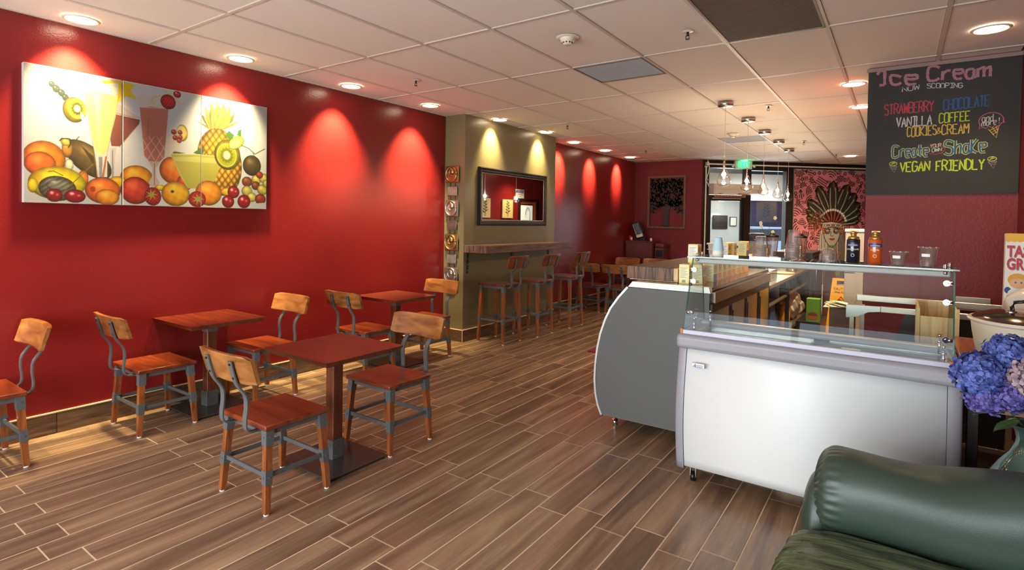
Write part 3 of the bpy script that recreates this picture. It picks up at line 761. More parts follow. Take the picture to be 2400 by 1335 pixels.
# grey side trims, rounded
for nm, xa, xb in (('side_trim', FX0-.018, -.967), ('side_trim', .192, FX1+.012)):
    q = MB(); zs = [.085+(.8-.085)*i/n for i in range(n+1)]
    sgn = 1 if xa < -.5 else -1
    prev = None
    cs = 6
    rows = []
    for z in zs:
        y = fprof(z)-.012; row = []
        for k in range(cs+1):
            a = PI/2*k/cs
            if sgn > 0: x = xb-(xb-xa)*math.sin(a)
            else: x = xa+(xb-xa)*math.sin(a)
            row.append(q.bm.verts.new((x, y+.03*(1-math.cos(a)), z)))
        row.append(q.bm.verts.new((xa if sgn > 0 else xb, FY1-.02, z)))
        rows.append(row)
    for A_, B_ in zip(rows, rows[1:]):
        for k in range(cs+1):
            f = q.bm.faces.new((A_[k], A_[k+1], B_[k+1], B_[k])); f.smooth = True
    q.bm.faces.new(rows[0]); q.bm.faces.new(rows[-1])
    q.build(nm, GREYT, fz)
# grey top frame: rounded beam round the well
def beam(name, xa, xb, ya, yb, z0, z1, b, m=GREYT): 
    q = MB(); q.box(xa, xb, ya, yb, z0, z1, b, 4); return q.build(name, m, fz)
beam('front_beam', FX0-.018, FX1+.012, FY0-.012, FY0+.085, .768, .848, .024)
beam('rear_beam', FX0-.01, FX1+.01, FY1-.07, FY1+.01, .768, .866, .02)
beam('side_beam', FX0-.018, FX0+.06, FY0+.02, FY1, .768, .848, .02)
beam('side_beam', FX1-.05, FX1+.012, FY0+.02, FY1, .768, .848, .02)
# aluminium glass channel on the front beam
q = MB(); q.box(FX0+.005, FX1-.03, FY0+.022, FY0+.04, .842, .872, .004, 2); q.build('glass_channel', mat('pale_aluminium', (168, 164, 178), .32, metal=.3), fz)
for x in (FX0+.002, FX1-.034): bx('amber_end_cap', mat('amber_plastic', (190, 110, 40), .4), x-.006, x+.01, FY0+.02, FY0+.042, .842, .876, fz)
# well inside with tub dividers
IN = mat('well_steel', (150, 136, 112), .35, metal=.3)
q = MB()
for a in ((FX0+.06, FX0+.066, FY0+.08, FY1-.07, .61, .8), (FX1-.056, FX1-.05, FY0+.08, FY1-.07, .61, .8), (FX0+.06, FX1-.05, FY0+.08, FY0+.086, .61, .8), (FX0+.06, FX1-.05, FY1-.076, FY1-.07, .61, .8), (FX0+.06, FX1-.05, FY0+.08, FY1-.07, .605, .61)): q.box(*a)
q.build('inner_well', IN, fz)
for k in range(5):
    x = FX0+.06+(FX1-FX0-.11)*(k+1)/6; bx('tub_divider', IN, x-.004, x+.004, FY0+.086, FY1-.076, .765, .785, fz, .001)
# sliding glass lids, slightly ajar
bx('sliding_lid', GLASS, FX0+.06, -.3, FY0+.1, FY1-.08, .818, .823, fz, 0)
bx('sliding_lid', GLASS, -.38, FX1-.05, FY0+.1, FY1-.08, .828, .833, fz, 0)
for xa, xb in ((FX0+.06, -.3), (-.38, FX1-.05)): 
    q = MB(); q.box(xa, xb, FY0+.095, FY0+.105, .815, .836, .002); q.box(xa, xb, FY1-.09, FY1-.08, .815, .836, .002); q.build('lid_rail', mat('pale_aluminium_b', (205, 200, 196), .25, metal=.6), fz)
bx('lid_handle', CHROME, -.2, -.06, FY0+.105, FY0+.125, .834, .842, fz, .003)
# glass guard: leaning front pane, two ends, top shelf
def pane(name, pts, th=(0, 0, .006)):
    q = MB(); P = [Vector(p) for p in pts]; t = Vector(th)
    a = [q.bm.verts.new(p) for p in P]; b_ = [q.bm.verts.new(p+t) for p in P]
    q.bm.faces.new(a).material_index = 0; q.bm.faces.new(b_[::-1]).material_index = 0
    for i in range(len(P)):
        j = (i+1) % len(P); q.bm.faces.new((a[j], a[i], b_[i], b_[j])).material_index = 1
    return q.build(name, [GLASS, EDGEG], fz)
GT = 1.272
pane('front_pane', [(FX0+.008, FY0+.03, .86), (FX1-.024, FY0+.03, .86), (FX1-.024, FY0+.12, GT-.004), (FX0+.026, FY0+.12, GT-.004)], (0, .006, 0))
pane('end_pane', [(FX0+.01, FY0+.038, .87), (FX0+.01, FY1-.06, .87), (FX0+.026, FY1-.2, GT-.004), (FX0+.026, FY0+.128, GT-.004)], (.006, 0, 0))
pane('end_pane', [(FX1-.03, FY0+.038, .87), (FX1-.03, FY1-.06, .87), (FX1-.03, FY1-.2, GT-.004), (FX1-.03, FY0+.128, GT-.004)], (.006, 0, 0))
pane('glass_shelf', [(FX0+.0, FY0+.105, GT), (FX1-.01, FY0+.105, GT), (FX1-.01, FY0+.42, GT), (FX0+.0, FY0+.42, GT)], (0, 0, .007))
bx('light_rail', mat('rail_white', (150, 140, 140), .35), FX0+.04, FX1-.04, FY0+.135, FY0+.17, GT-.033, GT-.003, fz, .006, 2)
def clamp(x, y, z, s=1):
    q = MB(); q.cyl((x, y, z), .013, .012, 16, 'y'); q.cyl((x+s*.014, y, z), .007, .02, 12, 'x'); q.box(x-.004 if s > 0 else x-.022, x+.022 if s > 0 else x+.004, y-.003, y+.004, z-.009, z+.009, .002); q.cyl((x, y-.008, z), .006, .005, 6, 'y')
    q.build('pane_clamp', CHROME, fz)
for z, y in ((.965, FY0+.05), (1.205, FY0+.1), (1.14, FY0+.087)): clamp(FX0+.045, y, z, -1)
for z, y in ((.965, FY0+.05), (1.215, FY0+.105), (1.13, FY0+.087)): clamp(FX1-.055, y, z, 1)
for x, y in ((FX0+.03, FY1-.2), (FX1-.034, FY1-.2), (FX0+.05, FY0+.13), (FX1-.06, FY0+.13)):
    q = MB(); q.cyl((x, y, GT+.012), .008, .012, 12); q.cyl((x, y, GT-.012), .009, .016, 12); q.sph((x, y, GT+.02), .008); q.build('shelf_bolt', CHROME, fz)
for x, y in ((FX0+.06, FY0+.07), (FX0+.06, FY1-.1), (FX1-.06, FY0+.07), (FX1-.06, FY1-.1)):
    q = MB(); q.cyl((x, y, .875), .007, .075, 10); q.cyl((x, y, .9), .013, .008, 12); q.cyl((x, y, .93), .009, .01, 6); q.build('stand_post', CHROME, fz)
# castors
for x, y in ((FX0+.07, FY0+.09), (FX1-.07, FY0+.09), (FX0+.07, FY1-.08), (FX1-.07, FY1-.08)):
    q = MB(); q.cyl((x, y, .094), .02, .008, 14); q.box(x-.016, x-.013, y-.014, y+.014, .03, .092); q.box(x+.013, x+.016, y-.014, y+.014, .03, .092); o = q.build('castor', CHROME, fz)
    q = MB(); q.cyl((x, y, .027), .027, .022, 20, 'x'); q.cyl((x, y, .027), .01, .026, 12, 'x', mi=1); q.build('wheel', [BLACK, CHROME], o)
# maker's badge
bd = bx('badge', SILVER, -.925, -.855, FY0-.012, FY0-.004, .673, .7, fz, .002)
def text(name, s, size, loc, rot, m, parent=None, extrude=.0006, align='LEFT', shear=0, sx=1, offset=0, world=True):
    c = bpy.data.curves.new(name, 'FONT'); c.body = s; c.size = size; c.extrude = extrude; c.align_x = align; c.shear = shear; c.offset = offset; c.resolution_u = 3
    tmp = bpy.data.objects.new(name, c); COL.objects.link(tmp)
    bpy.context.view_layer.update()
    me = bpy.data.meshes.new_from_object(tmp.evaluated_get(bpy.context.evaluated_depsgraph_get())); bpy.data.objects.remove(tmp)
    me.name = name; me.materials.clear(); me.materials.append(m)
    o = bpy.data.objects.new(name, me); COL.objects.link(o)
    off = Vector((0, 0, 0)); p = parent
    while world and p is not None: off += Vector(p.location); p = p.parent
    o.parent = parent; o.location = Vector(loc)-off; o.rotation_euler = rot; o.scale = (sx, 1, 1)
    return o
BLUE = mat('badge_blue', (40, 70, 160), .4)
q = MB(); q.box(-.921, -.859, FY0-.0135, FY0-.012, .676, .697); q.build('badge_face', mat('badge_white', (235, 236, 240), .3), bd)
text('badge_initial', 'A', .026, (-.92, FY0-.014, .677), (PI/2, 0, 0), BLACK, bd, shear=.4)
text('badge_lettering', 'vantco', .019, (-.903, FY0-.014, .682), (PI/2, 0, 0), BLUE, bd, shear=.35, sx=.75)
q = MB(); q.tube([(-.912, FY0-.014, .68), (-.895, FY0-.0142, .6775), (-.87, FY0-.0142, .6775), (-.865, FY0-.014, .679)], .0012, 6); q.build('badge_swoosh', BLACK, bd)

# ------------------------------------------------------------ things standing on the glass shelf
ZS = GT+.0075
def cup_stack(name, label, x, y, nfree, h0, r0, r1, dz, cups, m, group=None):
    """upside-down cups nested: r0 rim radius, r1 base radius"""
    t = thing(name, label, 'cups', (x, y, ZS))
    for k in range(cups):
        z = k*dz; last = k == cups-1; q = MB()
        top = h0
        prof = [(r0+.003, z), (r0+.0045, z+.002), (r0+.003, z+.0045), (r0, z+.005)]+[(r0+(r1-r0)*u, z+.005+(top-.005)*u) for u in (.25, .5, .75, .96)]+[(r1-.003, z+top), (0, z+top)]
        if not last: prof = prof[:5]
        q.lathe(prof, n=28); q.build('cup', m, t, world=False)
    return t
PAPER = mat('paper_cup_white', (242, 236, 220), .6)
t = thing('paper_cup_stack', 'upside-down stack of white paper cups, the top one pale blue, on the glass shelf', 'cups', (-.865, 3.33, ZS))
for k, (z, m) in enumerate(((0, PAPER), (.006, PAPER), (.012, PAPER), (.034, mat('pale_blue_cup', (186, 216, 226), .6)))):
    q = MB(); q.lathe([(.032, z), (.0335, z+.002), (.031, z+.005), (.0215, z+.073), (.0205, z+.075), (.0195, z+.073), (0, z+.073)] if k in (2, 3) else [(.032, z), (.0335, z+.002), (.031, z+.005), (.0292, z+.02)], n=28)
    q.build('cup', m, t, world=False)
cup_stack('clear_cup_stack', 'shorter upside-down stack of clear plastic cups on the glass shelf, left one', -.635, 3.34, 0, .078, .042, .026, .0075, 7, PLASTIC)
cup_stack('clear_cup_stack', 'tallest upside-down stack of clear plastic cups on the glass shelf', -.47, 3.34, 0, .094, .042, .028, .0085, 9, PLASTIC)
t = thing('dome_lid_stack', 'stack of clear dome lids on the glass shelf before the mural face', 'cup lids', (-.305, 3.34, ZS))
for k in range(4):
    z = k*.009; q = MB(); q.lathe([(.043, z), (.044, z+.004), (.04, z+.006), (.039, z+.02)]+([(.034, z+.033), (.024, z+.042), (.014, z+.045), (.012, z+.045)] if k == 3 else []), n=28); q.build('lid', PLASTIC, t, world=False)
GOLD = mat('gold_cap', (206, 160, 88), .28, metal=.8)
def sauce(label, x, y, m, labelm, word):
    t = thing('sauce_bottle', label, 'bottle', (x, y, ZS), group='sauce bottles on the glass shelf')
    q = MB(); q.lathe([(0, 0), (.027, 0), (.03, .003), (.03, .118), (.028, .122), (0, .122)], n=32); q.build('bottle_body', m, t, world=False)
    q = MB(); q.lathe([(0, .121), (.024, .121), (.026, .126), (.025, .133), (.014, .136), (.013, .148), (.017, .15), (.018, .158), (.012, .162), (.008, .163), (0, .163)], n=24); q.box(-.008, .03, -.006, .006, .158, .166, .002, loc=(-.01, 0, 0)); q.build('pump_cap', GOLD, t, world=False)
    # wrap label band
    q = MB(); a0, a1 = math.radians(205), math.radians(335); r = .0305
    for i in range(12):
        a, b_ = a0+(a1-a0)*i/12, a0+(a1-a0)*(i+1)/12; k = .006*math.sin(PI*i/11)
        q.face([(r*math.cos(a), r*math.sin(a), .085), (r*math.cos(b_), r*math.sin(b_), .085), (r*math.cos(b_), r*math.sin(b_), .099+k), (r*math.cos(a), r*math.sin(a), .099+k)])
    q.build('label_band', labelm, t, world=False, fix=False)
    W_ = mat('label_white', (232, 226, 210), .5)
    text('label_lettering', 'GHIRARDELLI', .0095, (0, -.0318, .0885), (PI/2, 0, 0), W_, t, align='CENTER', world=False, sx=.72)
    text('label_lettering', word, .01, (0, -.0306, .067), (PI/2, 0, 0), W_, t, align='CENTER', world=False, sx=.85)
    q = MB(); 
    for i in range(16):
        a = 2*PI*i/16; b_ = 2*PI*(i+1)/16
        q.face([(.008*math.cos(a), -.0312, .04+.008*math.sin(a)), (.008*math.cos(b_), -.0312, .04+.008*math.sin(b_)), (.0065*math.cos(b_), -.0312, .04+.0065*math.sin(b_)), (.0065*math.cos(a), -.0312, .04+.0065*math.sin(a))])
    q.build('label_ring', W_, t, world=False, fix=False)
    return t
sauce('dark chocolate sauce bottle with a gold pump on the glass shelf', -.195, 3.34, mat('chocolate_sleeve', (26, 26, 38), .14, coat=.5), mat('label_navy', (36, 44, 96), .35), 'CHOCOLATE')
sauce('orange caramel sauce bottle with a gold pump on the glass shelf', -.1, 3.34, mat('caramel_sleeve', (196, 82, 26), .14, coat=.5), mat('label_blue', (44, 60, 120), .35), 'CARAMEL')
LBL = mat('price_sticker', (236, 230, 228), .6)
for x, h, r0, r1, lb in ((-.002, .068, .038, .026, 'short clear plastic cup with a small white sticker, on the glass shelf'), (.112, .094, .039, .0275, 'tall clear plastic cup with white sticker, at the right end of the glass shelf')):
    t = thing('clear_cup', lb, 'cup', (x, 3.29, ZS))
    q = MB(); q.lathe([(0, .004), (r1-.002, .004), (r1, .0), (r1+.001, .006), (r0-.002, h-.006), (r0+.002, h-.003), (r0+.002, h), (r0-.002, h), (r1-.001, .008), (0, .006)], n=32); q.build('cup_wall', PLASTIC, t, world=False)
    q = MB()
    for k in range(9):
        a = 2*PI*k/9; q.sph((r0*math.cos(a), r0*math.sin(a), h-.001), .003)
    q.build('rim_bead', glass('rim_plastic', (1, .95, .85), 1.6, .1, 1.6, 1, .25, .15) if 'rim_plastic' not in MATS else MATS['rim_plastic'], t, world=False)
    q = MB(); a0 = math.radians(225); z0 = h*.52; rr = r1+(r0-r1)*.6+.0012
    for i in range(6):
        a, b_ = a0+.16*i, a0+.16*(i+1); q.face([(rr*math.cos(a), rr*math.sin(a), z0), (rr*math.cos(b_), rr*math.sin(b_), z0), (rr*math.cos(b_)*1.02, rr*math.sin(b_)*1.02, z0+.014), (rr*math.cos(a)*1.02, rr*math.sin(a)*1.02, z0+.014)])
    q.build('sticker', LBL, t, world=False, fix=False)

# ------------------------------------------------------------ curved refrigerated case
cs = thing('bakery_case', 'curved refrigerated counter case with a charcoal end panel and pale top edge', 'display case', (-1.35, 4.6, 0))
OUT = [(-1.500, 1.072), (-1.535, 1.02), (-1.60, .945), (-1.66, .86), (-1.70, .775), (-1.735, .67), (-1.757, .56), (-1.77, .44), (-1.773, .34), (-1.765, .24), (-1.745, .16), (-1.715, .092), (-.975, .092), (-.975, 1.072)]
CY0, CY1 = 3.6, 5.5
ins = [(max(x, -1.766)+.006 if x < -1.4 else x-.006, min(max(z, .098), 1.02)) for x, z in OUT[1:-1]]+[(-.981, 1.02)]
q = MB(); q.prism(OUT[1:-1]+[(-.985, 1.02)], CY0+.012, CY1, 'xz'); q.build('case_body', mat('case_grey', (120, 118, 116), .4), cs)
q = MB(); q.prism(ins, CY0+.003, CY0+.012, 'xz'); q.build('end_panel', CHARC, cs)
q = MB(); e_ = OUT[1:12]; q.tube([(x, CY0+.006, z) for x, z in e_], 0, flat=(.014, .012), up=(0, 1, 0)); q.build('edge_band', SILVER, cs)
q = MB(); q.prism([(-1.53, 1.024), (-.975, 1.024), (-.985, 1.062), (-1.50, 1.062)], CY0, CY0+.05, 'xz')
q.build('top_edge', mat('pearl_laminate', (228, 226, 218), .25, var=.12, vscale=4, vstretch=(1, 1, 4)), cs)
bx('case_top', mat('mirror_steel_top', (150, 138, 120), .12, metal=.9), -1.51, -.975, CY0+.05, CY1, 1.035, 1.06, cs, .003)
for y in (CY0+.12, CY1-.12):
    for x in (-1.66, -1.05):
        q = MB(); q.cyl((x, y, .02), .02, .04, 14); q.cyl((x, y, .06), .01, .06, 10); q.box(x-.04, x+.04, y-.02, y+.02, .08, .09); q.build('levelling_foot', CHROME, cs)
# service side: steel lip, dark posts and sliding glass doors
bx('steel_lip', mat('dull_steel', (120, 104, 92), .3, metal=.6), -.99, -.955, CY0+.06, CY1, .955, 1.03, cs, .004)
bx('upper_rail', BLACKM, -.985, -.965, CY0+.02, CY1, .9, .955, cs)
bx('lower_rail', BLACKM, -.985, -.965, CY0+.02, CY1, .1, .26, cs)
DG = mat('smoked_panel', (98, 82, 70), .12, spec=.5)
yy = CY0+.02
for k in range(4):
    w_ = (CY1-CY0-.02)/4
    o = bx('rear_door', DG, -.974, -.97, yy+k*w_+.03, yy+(k+1)*w_-.01, .26, .9, cs, 0)
    q = MB(); q.box(-.983, -.962, yy+k*w_, yy+k*w_+.035, .26, .9, .002); q.box(-.966, -.958, yy+k*w_+.05, yy+k*w_+.062, .3, .86, .002, mi=1); q.build('door_post', [BLACKM, BRUSH], o)

# rustic hollow counter board lying on the case
rb = thing('rustic_counter_box', 'long hollow rustic wooden counter top lying along the curved case', 'counter top', (-1.43, 5.0, 1.062))
bx('top_board', RUST, -1.6, -1.262, 3.75, 6.3, 1.137, 1.157, rb, .002)
bx('end_board', RUSTE, -1.602, -1.262, 3.74, 3.752, 1.068, 1.157, rb, .002)
bx('side_board', RUST, -1.6, -1.582, 3.75, 6.3, 1.068, 1.137, rb, .001)
bx('bottom_board', PINE, -1.582, -1.235, 3.75, 6.3, 1.062, 1.076, rb, .001)
bx('inner_lath', PINE, -1.262, -1.232, 3.742, 3.77, 1.076, 1.157, rb, .001)
bx('top_lath', PINE, -1.262, -1.232, 3.77, 6.3, 1.14, 1.157, rb, .001)
for y in (4.6, 5.5): bx('inner_lath', PINE, -1.262, -1.235, y, y+.03, 1.076, 1.14, rb, .001)

# cartons: two stacked layers
CY_ = mat('carton_yellow', (240, 228, 150), .55); CW = mat('carton_print_white', (244, 242, 232), .55)
CO = mat('carton_orange', (214, 128, 48), .55, var=.35, vscale=60); CR = mat('carton_red', (172, 72, 40), .55); CB = mat('carton_blue', (92, 92, 150), .55); CT = mat('carton_text_grey', (150, 142, 110), .6)
def carton(label, x, y, z, v=0, rz=0, g='yellow drink mix cartons on the case'):
    t = thing('carton', label, 'carton', (x, y, z), rz, g); W2, D2, H2 = .034, .045, .13
    q = MB(); q.box(-W2, W2, -D2, D2, 0, H2, .001); q.build('carton_box', CY_, t, world=False)
    q = MB(); q.box(-W2+.004, W2-.004, -D2-.0006, -D2+.001, .03 if v != 1 else .012, H2-.012)
    for k in range(9): q.box(-W2+.008, W2-.008-(k*7 % 5)*.005, -D2-.001, -D2, H2-.022-k*.0085, H2-.0195-k*.0085, mi=1)
    if v == 0:
        for k in range(8): q.box(-.012+k*.003, -.0105+k*.003, -D2-.001, -D2, .008, .026, mi=2)
    q.build('printed_front', [CW if v == 2 else mat('carton_cream', (240, 234, 184), .55), CT, BLACK], t, world=False)
    q = MB(); q.box(W2-.001, W2+.0006, -D2+.003, D2-.003, .0, .055)
    q.build('printed_side', CO if v != 3 else CB, t, world=False)
    q = MB()
    for k in range(3): q.prism([(-D2+.014+k*.027, .105), (-D2+.02+k*.027, .122), (-D2+.026+k*.027, .105), (-D2+.02+k*.027, .07)], W2, W2+.0012, 'yz')
    q.build('side_emblem', CR, t, world=False)
    q = MB()
    for k in range(3): q.box(W2, W2+.0012, -D2+.01, D2-.012, .062+k*.012, .068+k*.012, 0)
    q.build('side_lettering', CT, t, world=False)
Z1 = 1.0605
low = [(-1.185, 3.77, 0), (-1.105, 3.8, 0), (-1.17, 3.94, 1), (-1.095, 4.03, 3), (-1.1, 4.17, 1), (-1.1, 4.3, 0), (-1.105, 4.46, 1), (-1.11, 4.62, 0), (-1.11, 4.78, 1), (-1.11, 4.94, 0), (-1.11, 5.1, 1)]
lows = ['front left carton at the foot of the stack, with a barcode', 'front right carton of the lower row behind the freezer glass', 'second carton of the left column in the lower row', 'lower-row carton with a blue foot panel', 'fifth carton along the lower row', 'sixth carton along the lower row, cream front showing', 'seventh carton along the lower row', 'eighth carton along the lower row', 'ninth carton along the lower row', 'tenth carton along the lower row', 'last carton at the far end of the lower row']
for (x, y, v), lb in zip(low, lows): carton('yellow '+lb, x, y, Z1, v)
up = [(-1.185, 3.955, 2, 'white-fronted carton standing highest at the left, stacked on another carton'), (-1.105, 4.46, 2, 'white-fronted upper carton beside the clear lidded tub'), (-1.1, 4.62, 1, 'upper carton just right of the paper cups, orange side showing'), (-1.11, 5.1, 3, 'upper carton standing alone at the right, blue foot')]
for x, y, v, lb in up: carton('yellow and '+lb if not lb.startswith('white') else lb, x, y, Z1+.1305, v)
tub = thing('lidded_tub', 'frosted plastic tub with a lid behind the paper cups', 'tub', (-1.36, 5.25, 1.1575))
FP = mat('frosted_plastic', (196, 182, 164), .35)
q = MB(); 
vs = q.box(-.075, .075, -.075, .075, 0, .125, .006, 2)
for v in vs: v.co.x *= .86+.14*v.co.z/.125; v.co.y *= .86+.14*v.co.z/.125
q.build('tub_body', FP, tub, world=False)
q = MB(); q.box(-.085, .085, -.085, .085, .122, .136, .004, 2); q.box(-.08, .08, -.08, .08, .075, .081, .001); q.build('tub_lid', mat('frosted_lid', (214, 202, 186), .35), tub, world=False)

# ------------------------------------------------------------ green leather sofa, bottom right
LG = mat('green_leather', (50, 64, 54), .4, bump=.14, bscale=520, spec=.55, var=.1, vscale=5)
def leather_wrinkle():
    m = bpy.data.materials.new('green_leather_creased'); m.use_nodes = True
    nt = m.node_tree; N = nt.nodes; L = nt.links; b = N['Principled BSDF']
    b.inputs['Base Color'].default_value = (*lin((74, 84, 58)), 1); b.inputs['Roughness'].default_value = .3; b.inputs['Specular IOR Level'].default_value = .55
    tc = N.new('ShaderNodeTexCoord'); mp = N.new('ShaderNodeMapping'); mp.inputs['Scale'].default_value = (3.0, 30, 8); mp.inputs['Rotation'].default_value = (0, 0, -.15)
    n1 = N.new('ShaderNodeTexNoise'); n1.inputs['Scale'].default_value = 1.2; n1.inputs['Detail'].default_value = 2; n1.inputs['Distortion'].default_value = .5
    n2 = N.new('ShaderNodeTexNoise'); n2.inputs['Scale'].default_value = 260
    L.new(tc.outputs['Object'], mp.inputs[0]); L.new(mp.outputs[0], n1.inputs['Vector']); L.new(tc.outputs['Object'], n2.inputs['Vector'])
    b1 = N.new('ShaderNodeBump'); b1.inputs['Strength'].default_value = .9; b1.inputs['Distance'].default_value = .02
    b2 = N.new('ShaderNodeBump'); b2.inputs['Strength'].default_value = .3; b2.inputs['Distance'].default_value = .003
    L.new(n1.outputs[0], b1.inputs['Height']); L.new(n2.outputs[0], b2.inputs['Height']); L.new(b1.outputs[0], b2.inputs['Normal']); L.new(b2.outputs[0], b.inputs['Normal'])
    return m
LGW = leather_wrinkle()
def cushion(name, m, c, h, parent, pw=(4, 4, 3), n=28, puff=None, rz=0):
    """superellipsoid cushion, half sizes h"""
    q = MB(); ux, uy, uz = h
    vs = []
    g = bmesh.ops.create_cube(q.bm, size=2); bmesh.ops.subdivide_edges(q.bm, edges=q.bm.edges, cuts=n, use_grid_fill=True)
    for v in q.bm.verts:
        p = v.co; s_ = (abs(p.x)**pw[0]+abs(p.y)**pw[1]+abs(p.z)**pw[2])
        # radial projection on the superellipsoid
        lo, hi = .3, 1.2
        for _ in range(18):
            k = (lo+hi)/2
            if abs(p.x*k)**pw[0]+abs(p.y*k)**pw[1]+abs(p.z*k)**pw[2] > 1: hi = k
            else: lo = k
        v.co = Vector((p.x*k*ux, p.y*k*uy, p.z*k*uz))
        if puff: v.co = Vector(puff(v.co, h))
    for f in q.bm.faces: f.smooth = True
    q._xf(q.bm.verts, c, (0, 0, rz))
    return q.build(name, m, parent)
sf = thing('sofa', 'dark green leather sofa corner with a padded arm and a gathered seat cushion', 'sofa', (.3, 1.9, 0))
bx('sofa_base', LG, -.22, .6, 1.1, 2.38, .06, .3, sf, .03, 3)
def seatp(co, h):
    x, y, z = co
    e = max(0, (-x/h[0]-.72)/.28)
    z += .012*math.sin(y*95)*e*(1 if z > 0 else .4)
    z += .016*math.exp(-((x/h[0])**2+(y/h[1])**2)*1.2) if z > 0 else 0
    z += .005*math.sin(y*60+x*14)*(1-e) if z > 0 else 0
    return (x-.006*math.sin(y*120)*e, y, z)
cushion('seat_cushion', LGW, (.13, 1.66, .34), (.43, .55, .105), sf, (7, 8, 3), 60, seatp)
def armp(co, h):
    x, y, z = co
    t = (x+h[0])/(2*h[0])
    e = max(0, 1-t/.1)
    r = .012*math.sin(math.atan2(z, y)*30)*e
    return (x+r*.5, y*(1+r*3), z*(1+r*3)+.1*t*t*(1 if z > 0 else .2)+.008*math.sin(x*13+y*9))
cushion('arm_pad', LG, (.225, 2.32, .505), (.455, .15, .145), sf, (22, 2.5, 2.5), 52, armp)
def facep(co, h): return co
cushion('arm_front', LG, (-.215, 2.34, .33), (.06, .15, .22), sf, (2.6, 2.4, 2.6), 24)
bx('sofa_arm_side', LG, -.2, .62, 2.2, 2.44, .06, .46, sf, .04, 3)
cushion('back_cushion', LG, (.575, 1.65, .62), (.095, .6, .28), sf, (3, 6, 4), 24)
for x, y in ((-.17, 1.16), (-.17, 2.38), (.56, 1.16), (.56, 2.38)):
    q = MB(); q.cyl((x, y, .03), .022, .06, 14, r2=.03); q.build('foot', BLACK, sf)

# ------------------------------------------------------------ side stand with vase and hydrangeas
st = thing('plant_stand', 'dark wooden stand hidden behind the sofa that carries the vase', 'stand', (.41, 2.68, 0))
DW = mat('dark_walnut', (40, 30, 26), .45)
q = MB(); q.cyl((.41, 2.68, .395), .17, .025, 40); q.build('stand_top', DW, st)
for k in range(3):
    a = 2*PI*k/3+.4; q = MB(); q.tube([(.41+.12*math.cos(a), 2.68+.12*math.sin(a), .385), (.41+.15*math.cos(a), 2.68+.15*math.sin(a), .0)], .013, 8); q.build('leg', DW, st)
VG = mat('iridescent_glaze', (58, 92, 84), .12, metal=.45, coat=.8, var=.7, vscale=9)
vs_ = thing('vase', 'iridescent green glazed vase with a narrow flared neck, beside the freezer', 'vase', (.41, 2.68, .4075))
q = MB(); q.lathe([(0, 0), (.07, 0), (.085, .01), (.118, .06), (.13, .11), (.12, .165), (.092, .215), (.064, .255), (.05, .29), (.048, .31), (.054, .335), (.07, .358), (.073, .362), (.066, .36), (.048, .33), (.042, .3), (0, .29)], n=44); q.build('vase_body', VG, vs_, world=False)
fl = thing('hydrangea_bouquet', 'bunch of blue and dusty mauve hydrangea heads in the green vase', 'flowers', (.41, 2.68, .77))
def petal_mat(name, a, b_):
    m = bpy.data.materials.new(name); m.use_nodes = True
    nt = m.node_tree; N = nt.nodes; L = nt.links; p = N['Principled BSDF']
    g = N.new('ShaderNodeNewGeometry'); cr = N.new('ShaderNodeValToRGB'); cr.color_ramp.elements[0].color = (*lin(a), 1); cr.color_ramp.elements[1].color = (*lin(b_), 1)
    L.new(g.outputs['Random Per Island'], cr.inputs[0]); L.new(cr.outputs[0], p.inputs['Base Color']); p.inputs['Roughness'].default_value = .6
    return m
PB = petal_mat('blue_petals', (36, 46, 112), (96, 112, 186)); PM_ = petal_mat('mauve_petals', (112, 96, 112), (184, 160, 160)); PV = petal_mat('violet_petals', (56, 46, 112), (108, 98, 172))
def head(c, r, m, nfl, name='flower_head'):
    q = MB(); rr = random.Random(int(c[0]*1000+c[2]*77))
    for k in range(nfl):
        z = 1-1.75*(k+.5)/nfl; a = k*2.39996; s_ = math.sqrt(max(0, 1-z*z))
        d = Vector((s_*math.cos(a), s_*math.sin(a), z)); base = Vector(c)+d*r*(.86+.2*rr.random())
        u = d.orthogonal().normalized(); v = d.cross(u); sp = rr.random()*PI
        for p in range(4):
            an = sp+p*PI/2+rr.uniform(-.15, .15); e = (u*math.cos(an)+v*math.sin(an)); f_ = d.cross(e)
            L_ = r*.25*rr.uniform(.8, 1.2); t = d*rr.uniform(-.5, .6)*L_
            b0 = base; p1 = base+e*L_*.5+f_*L_*.42+d*L_*.12; p2 = base+e*L_*1.02+t; p3 = base+e*L_*.5-f_*L_*.42+d*L_*.12; pc = base+e*L_*.55+d*L_*.02
            pa = base+e*L_*.9+f_*L_*.3+t*.8; pb_ = base+e*L_*.9-f_*L_*.3+t*.6
            V = [q.bm.verts.new(x) for x in (b0, p1, pa, p2, pc, pb_, p3)]
            for i, j in ((0, 1), (1, 2), (2, 3), (3, 5), (5, 6), (6, 0)): f = q.bm.faces.new((V[i], V[j], V[4]))
    q.sph(c, r*.82, n=12, m=8)
    return stuff(q.build(name, m, fl, fix=False))
head((.255, 2.66, .925), .082, PB, 110); head((.34, 2.73, 1.0), .075, PB, 100); head((.405, 2.62, .93), .08, PM_, 100); head((.27, 2.64, .845), .06, PV, 70); head((.34, 2.6, .87), .055, PV, 60); head((.5, 2.7, .97), .08, PB, 90); head((.48, 2.62, .87), .06, PB, 60)
q = MB()
for a, b_ in (((.41, 2.68, .72), (.27, 2.66, .86)), ((.41, 2.68, .72), (.34, 2.72, .93)), ((.41, 2.68, .72), (.4, 2.64, .86)), ((.41, 2.68, .72), (.49, 2.69, .9)), ((.41, 2.68, .72), (.47, 2.63, .82))): q.tube([a, tuple((Vector(a)+Vector(b_))/2+Vector((0, 0, .02))), b_], .004, 6)
q.build('stems', mat('stem_green', (60, 84, 40), .6), fl)
q = MB()
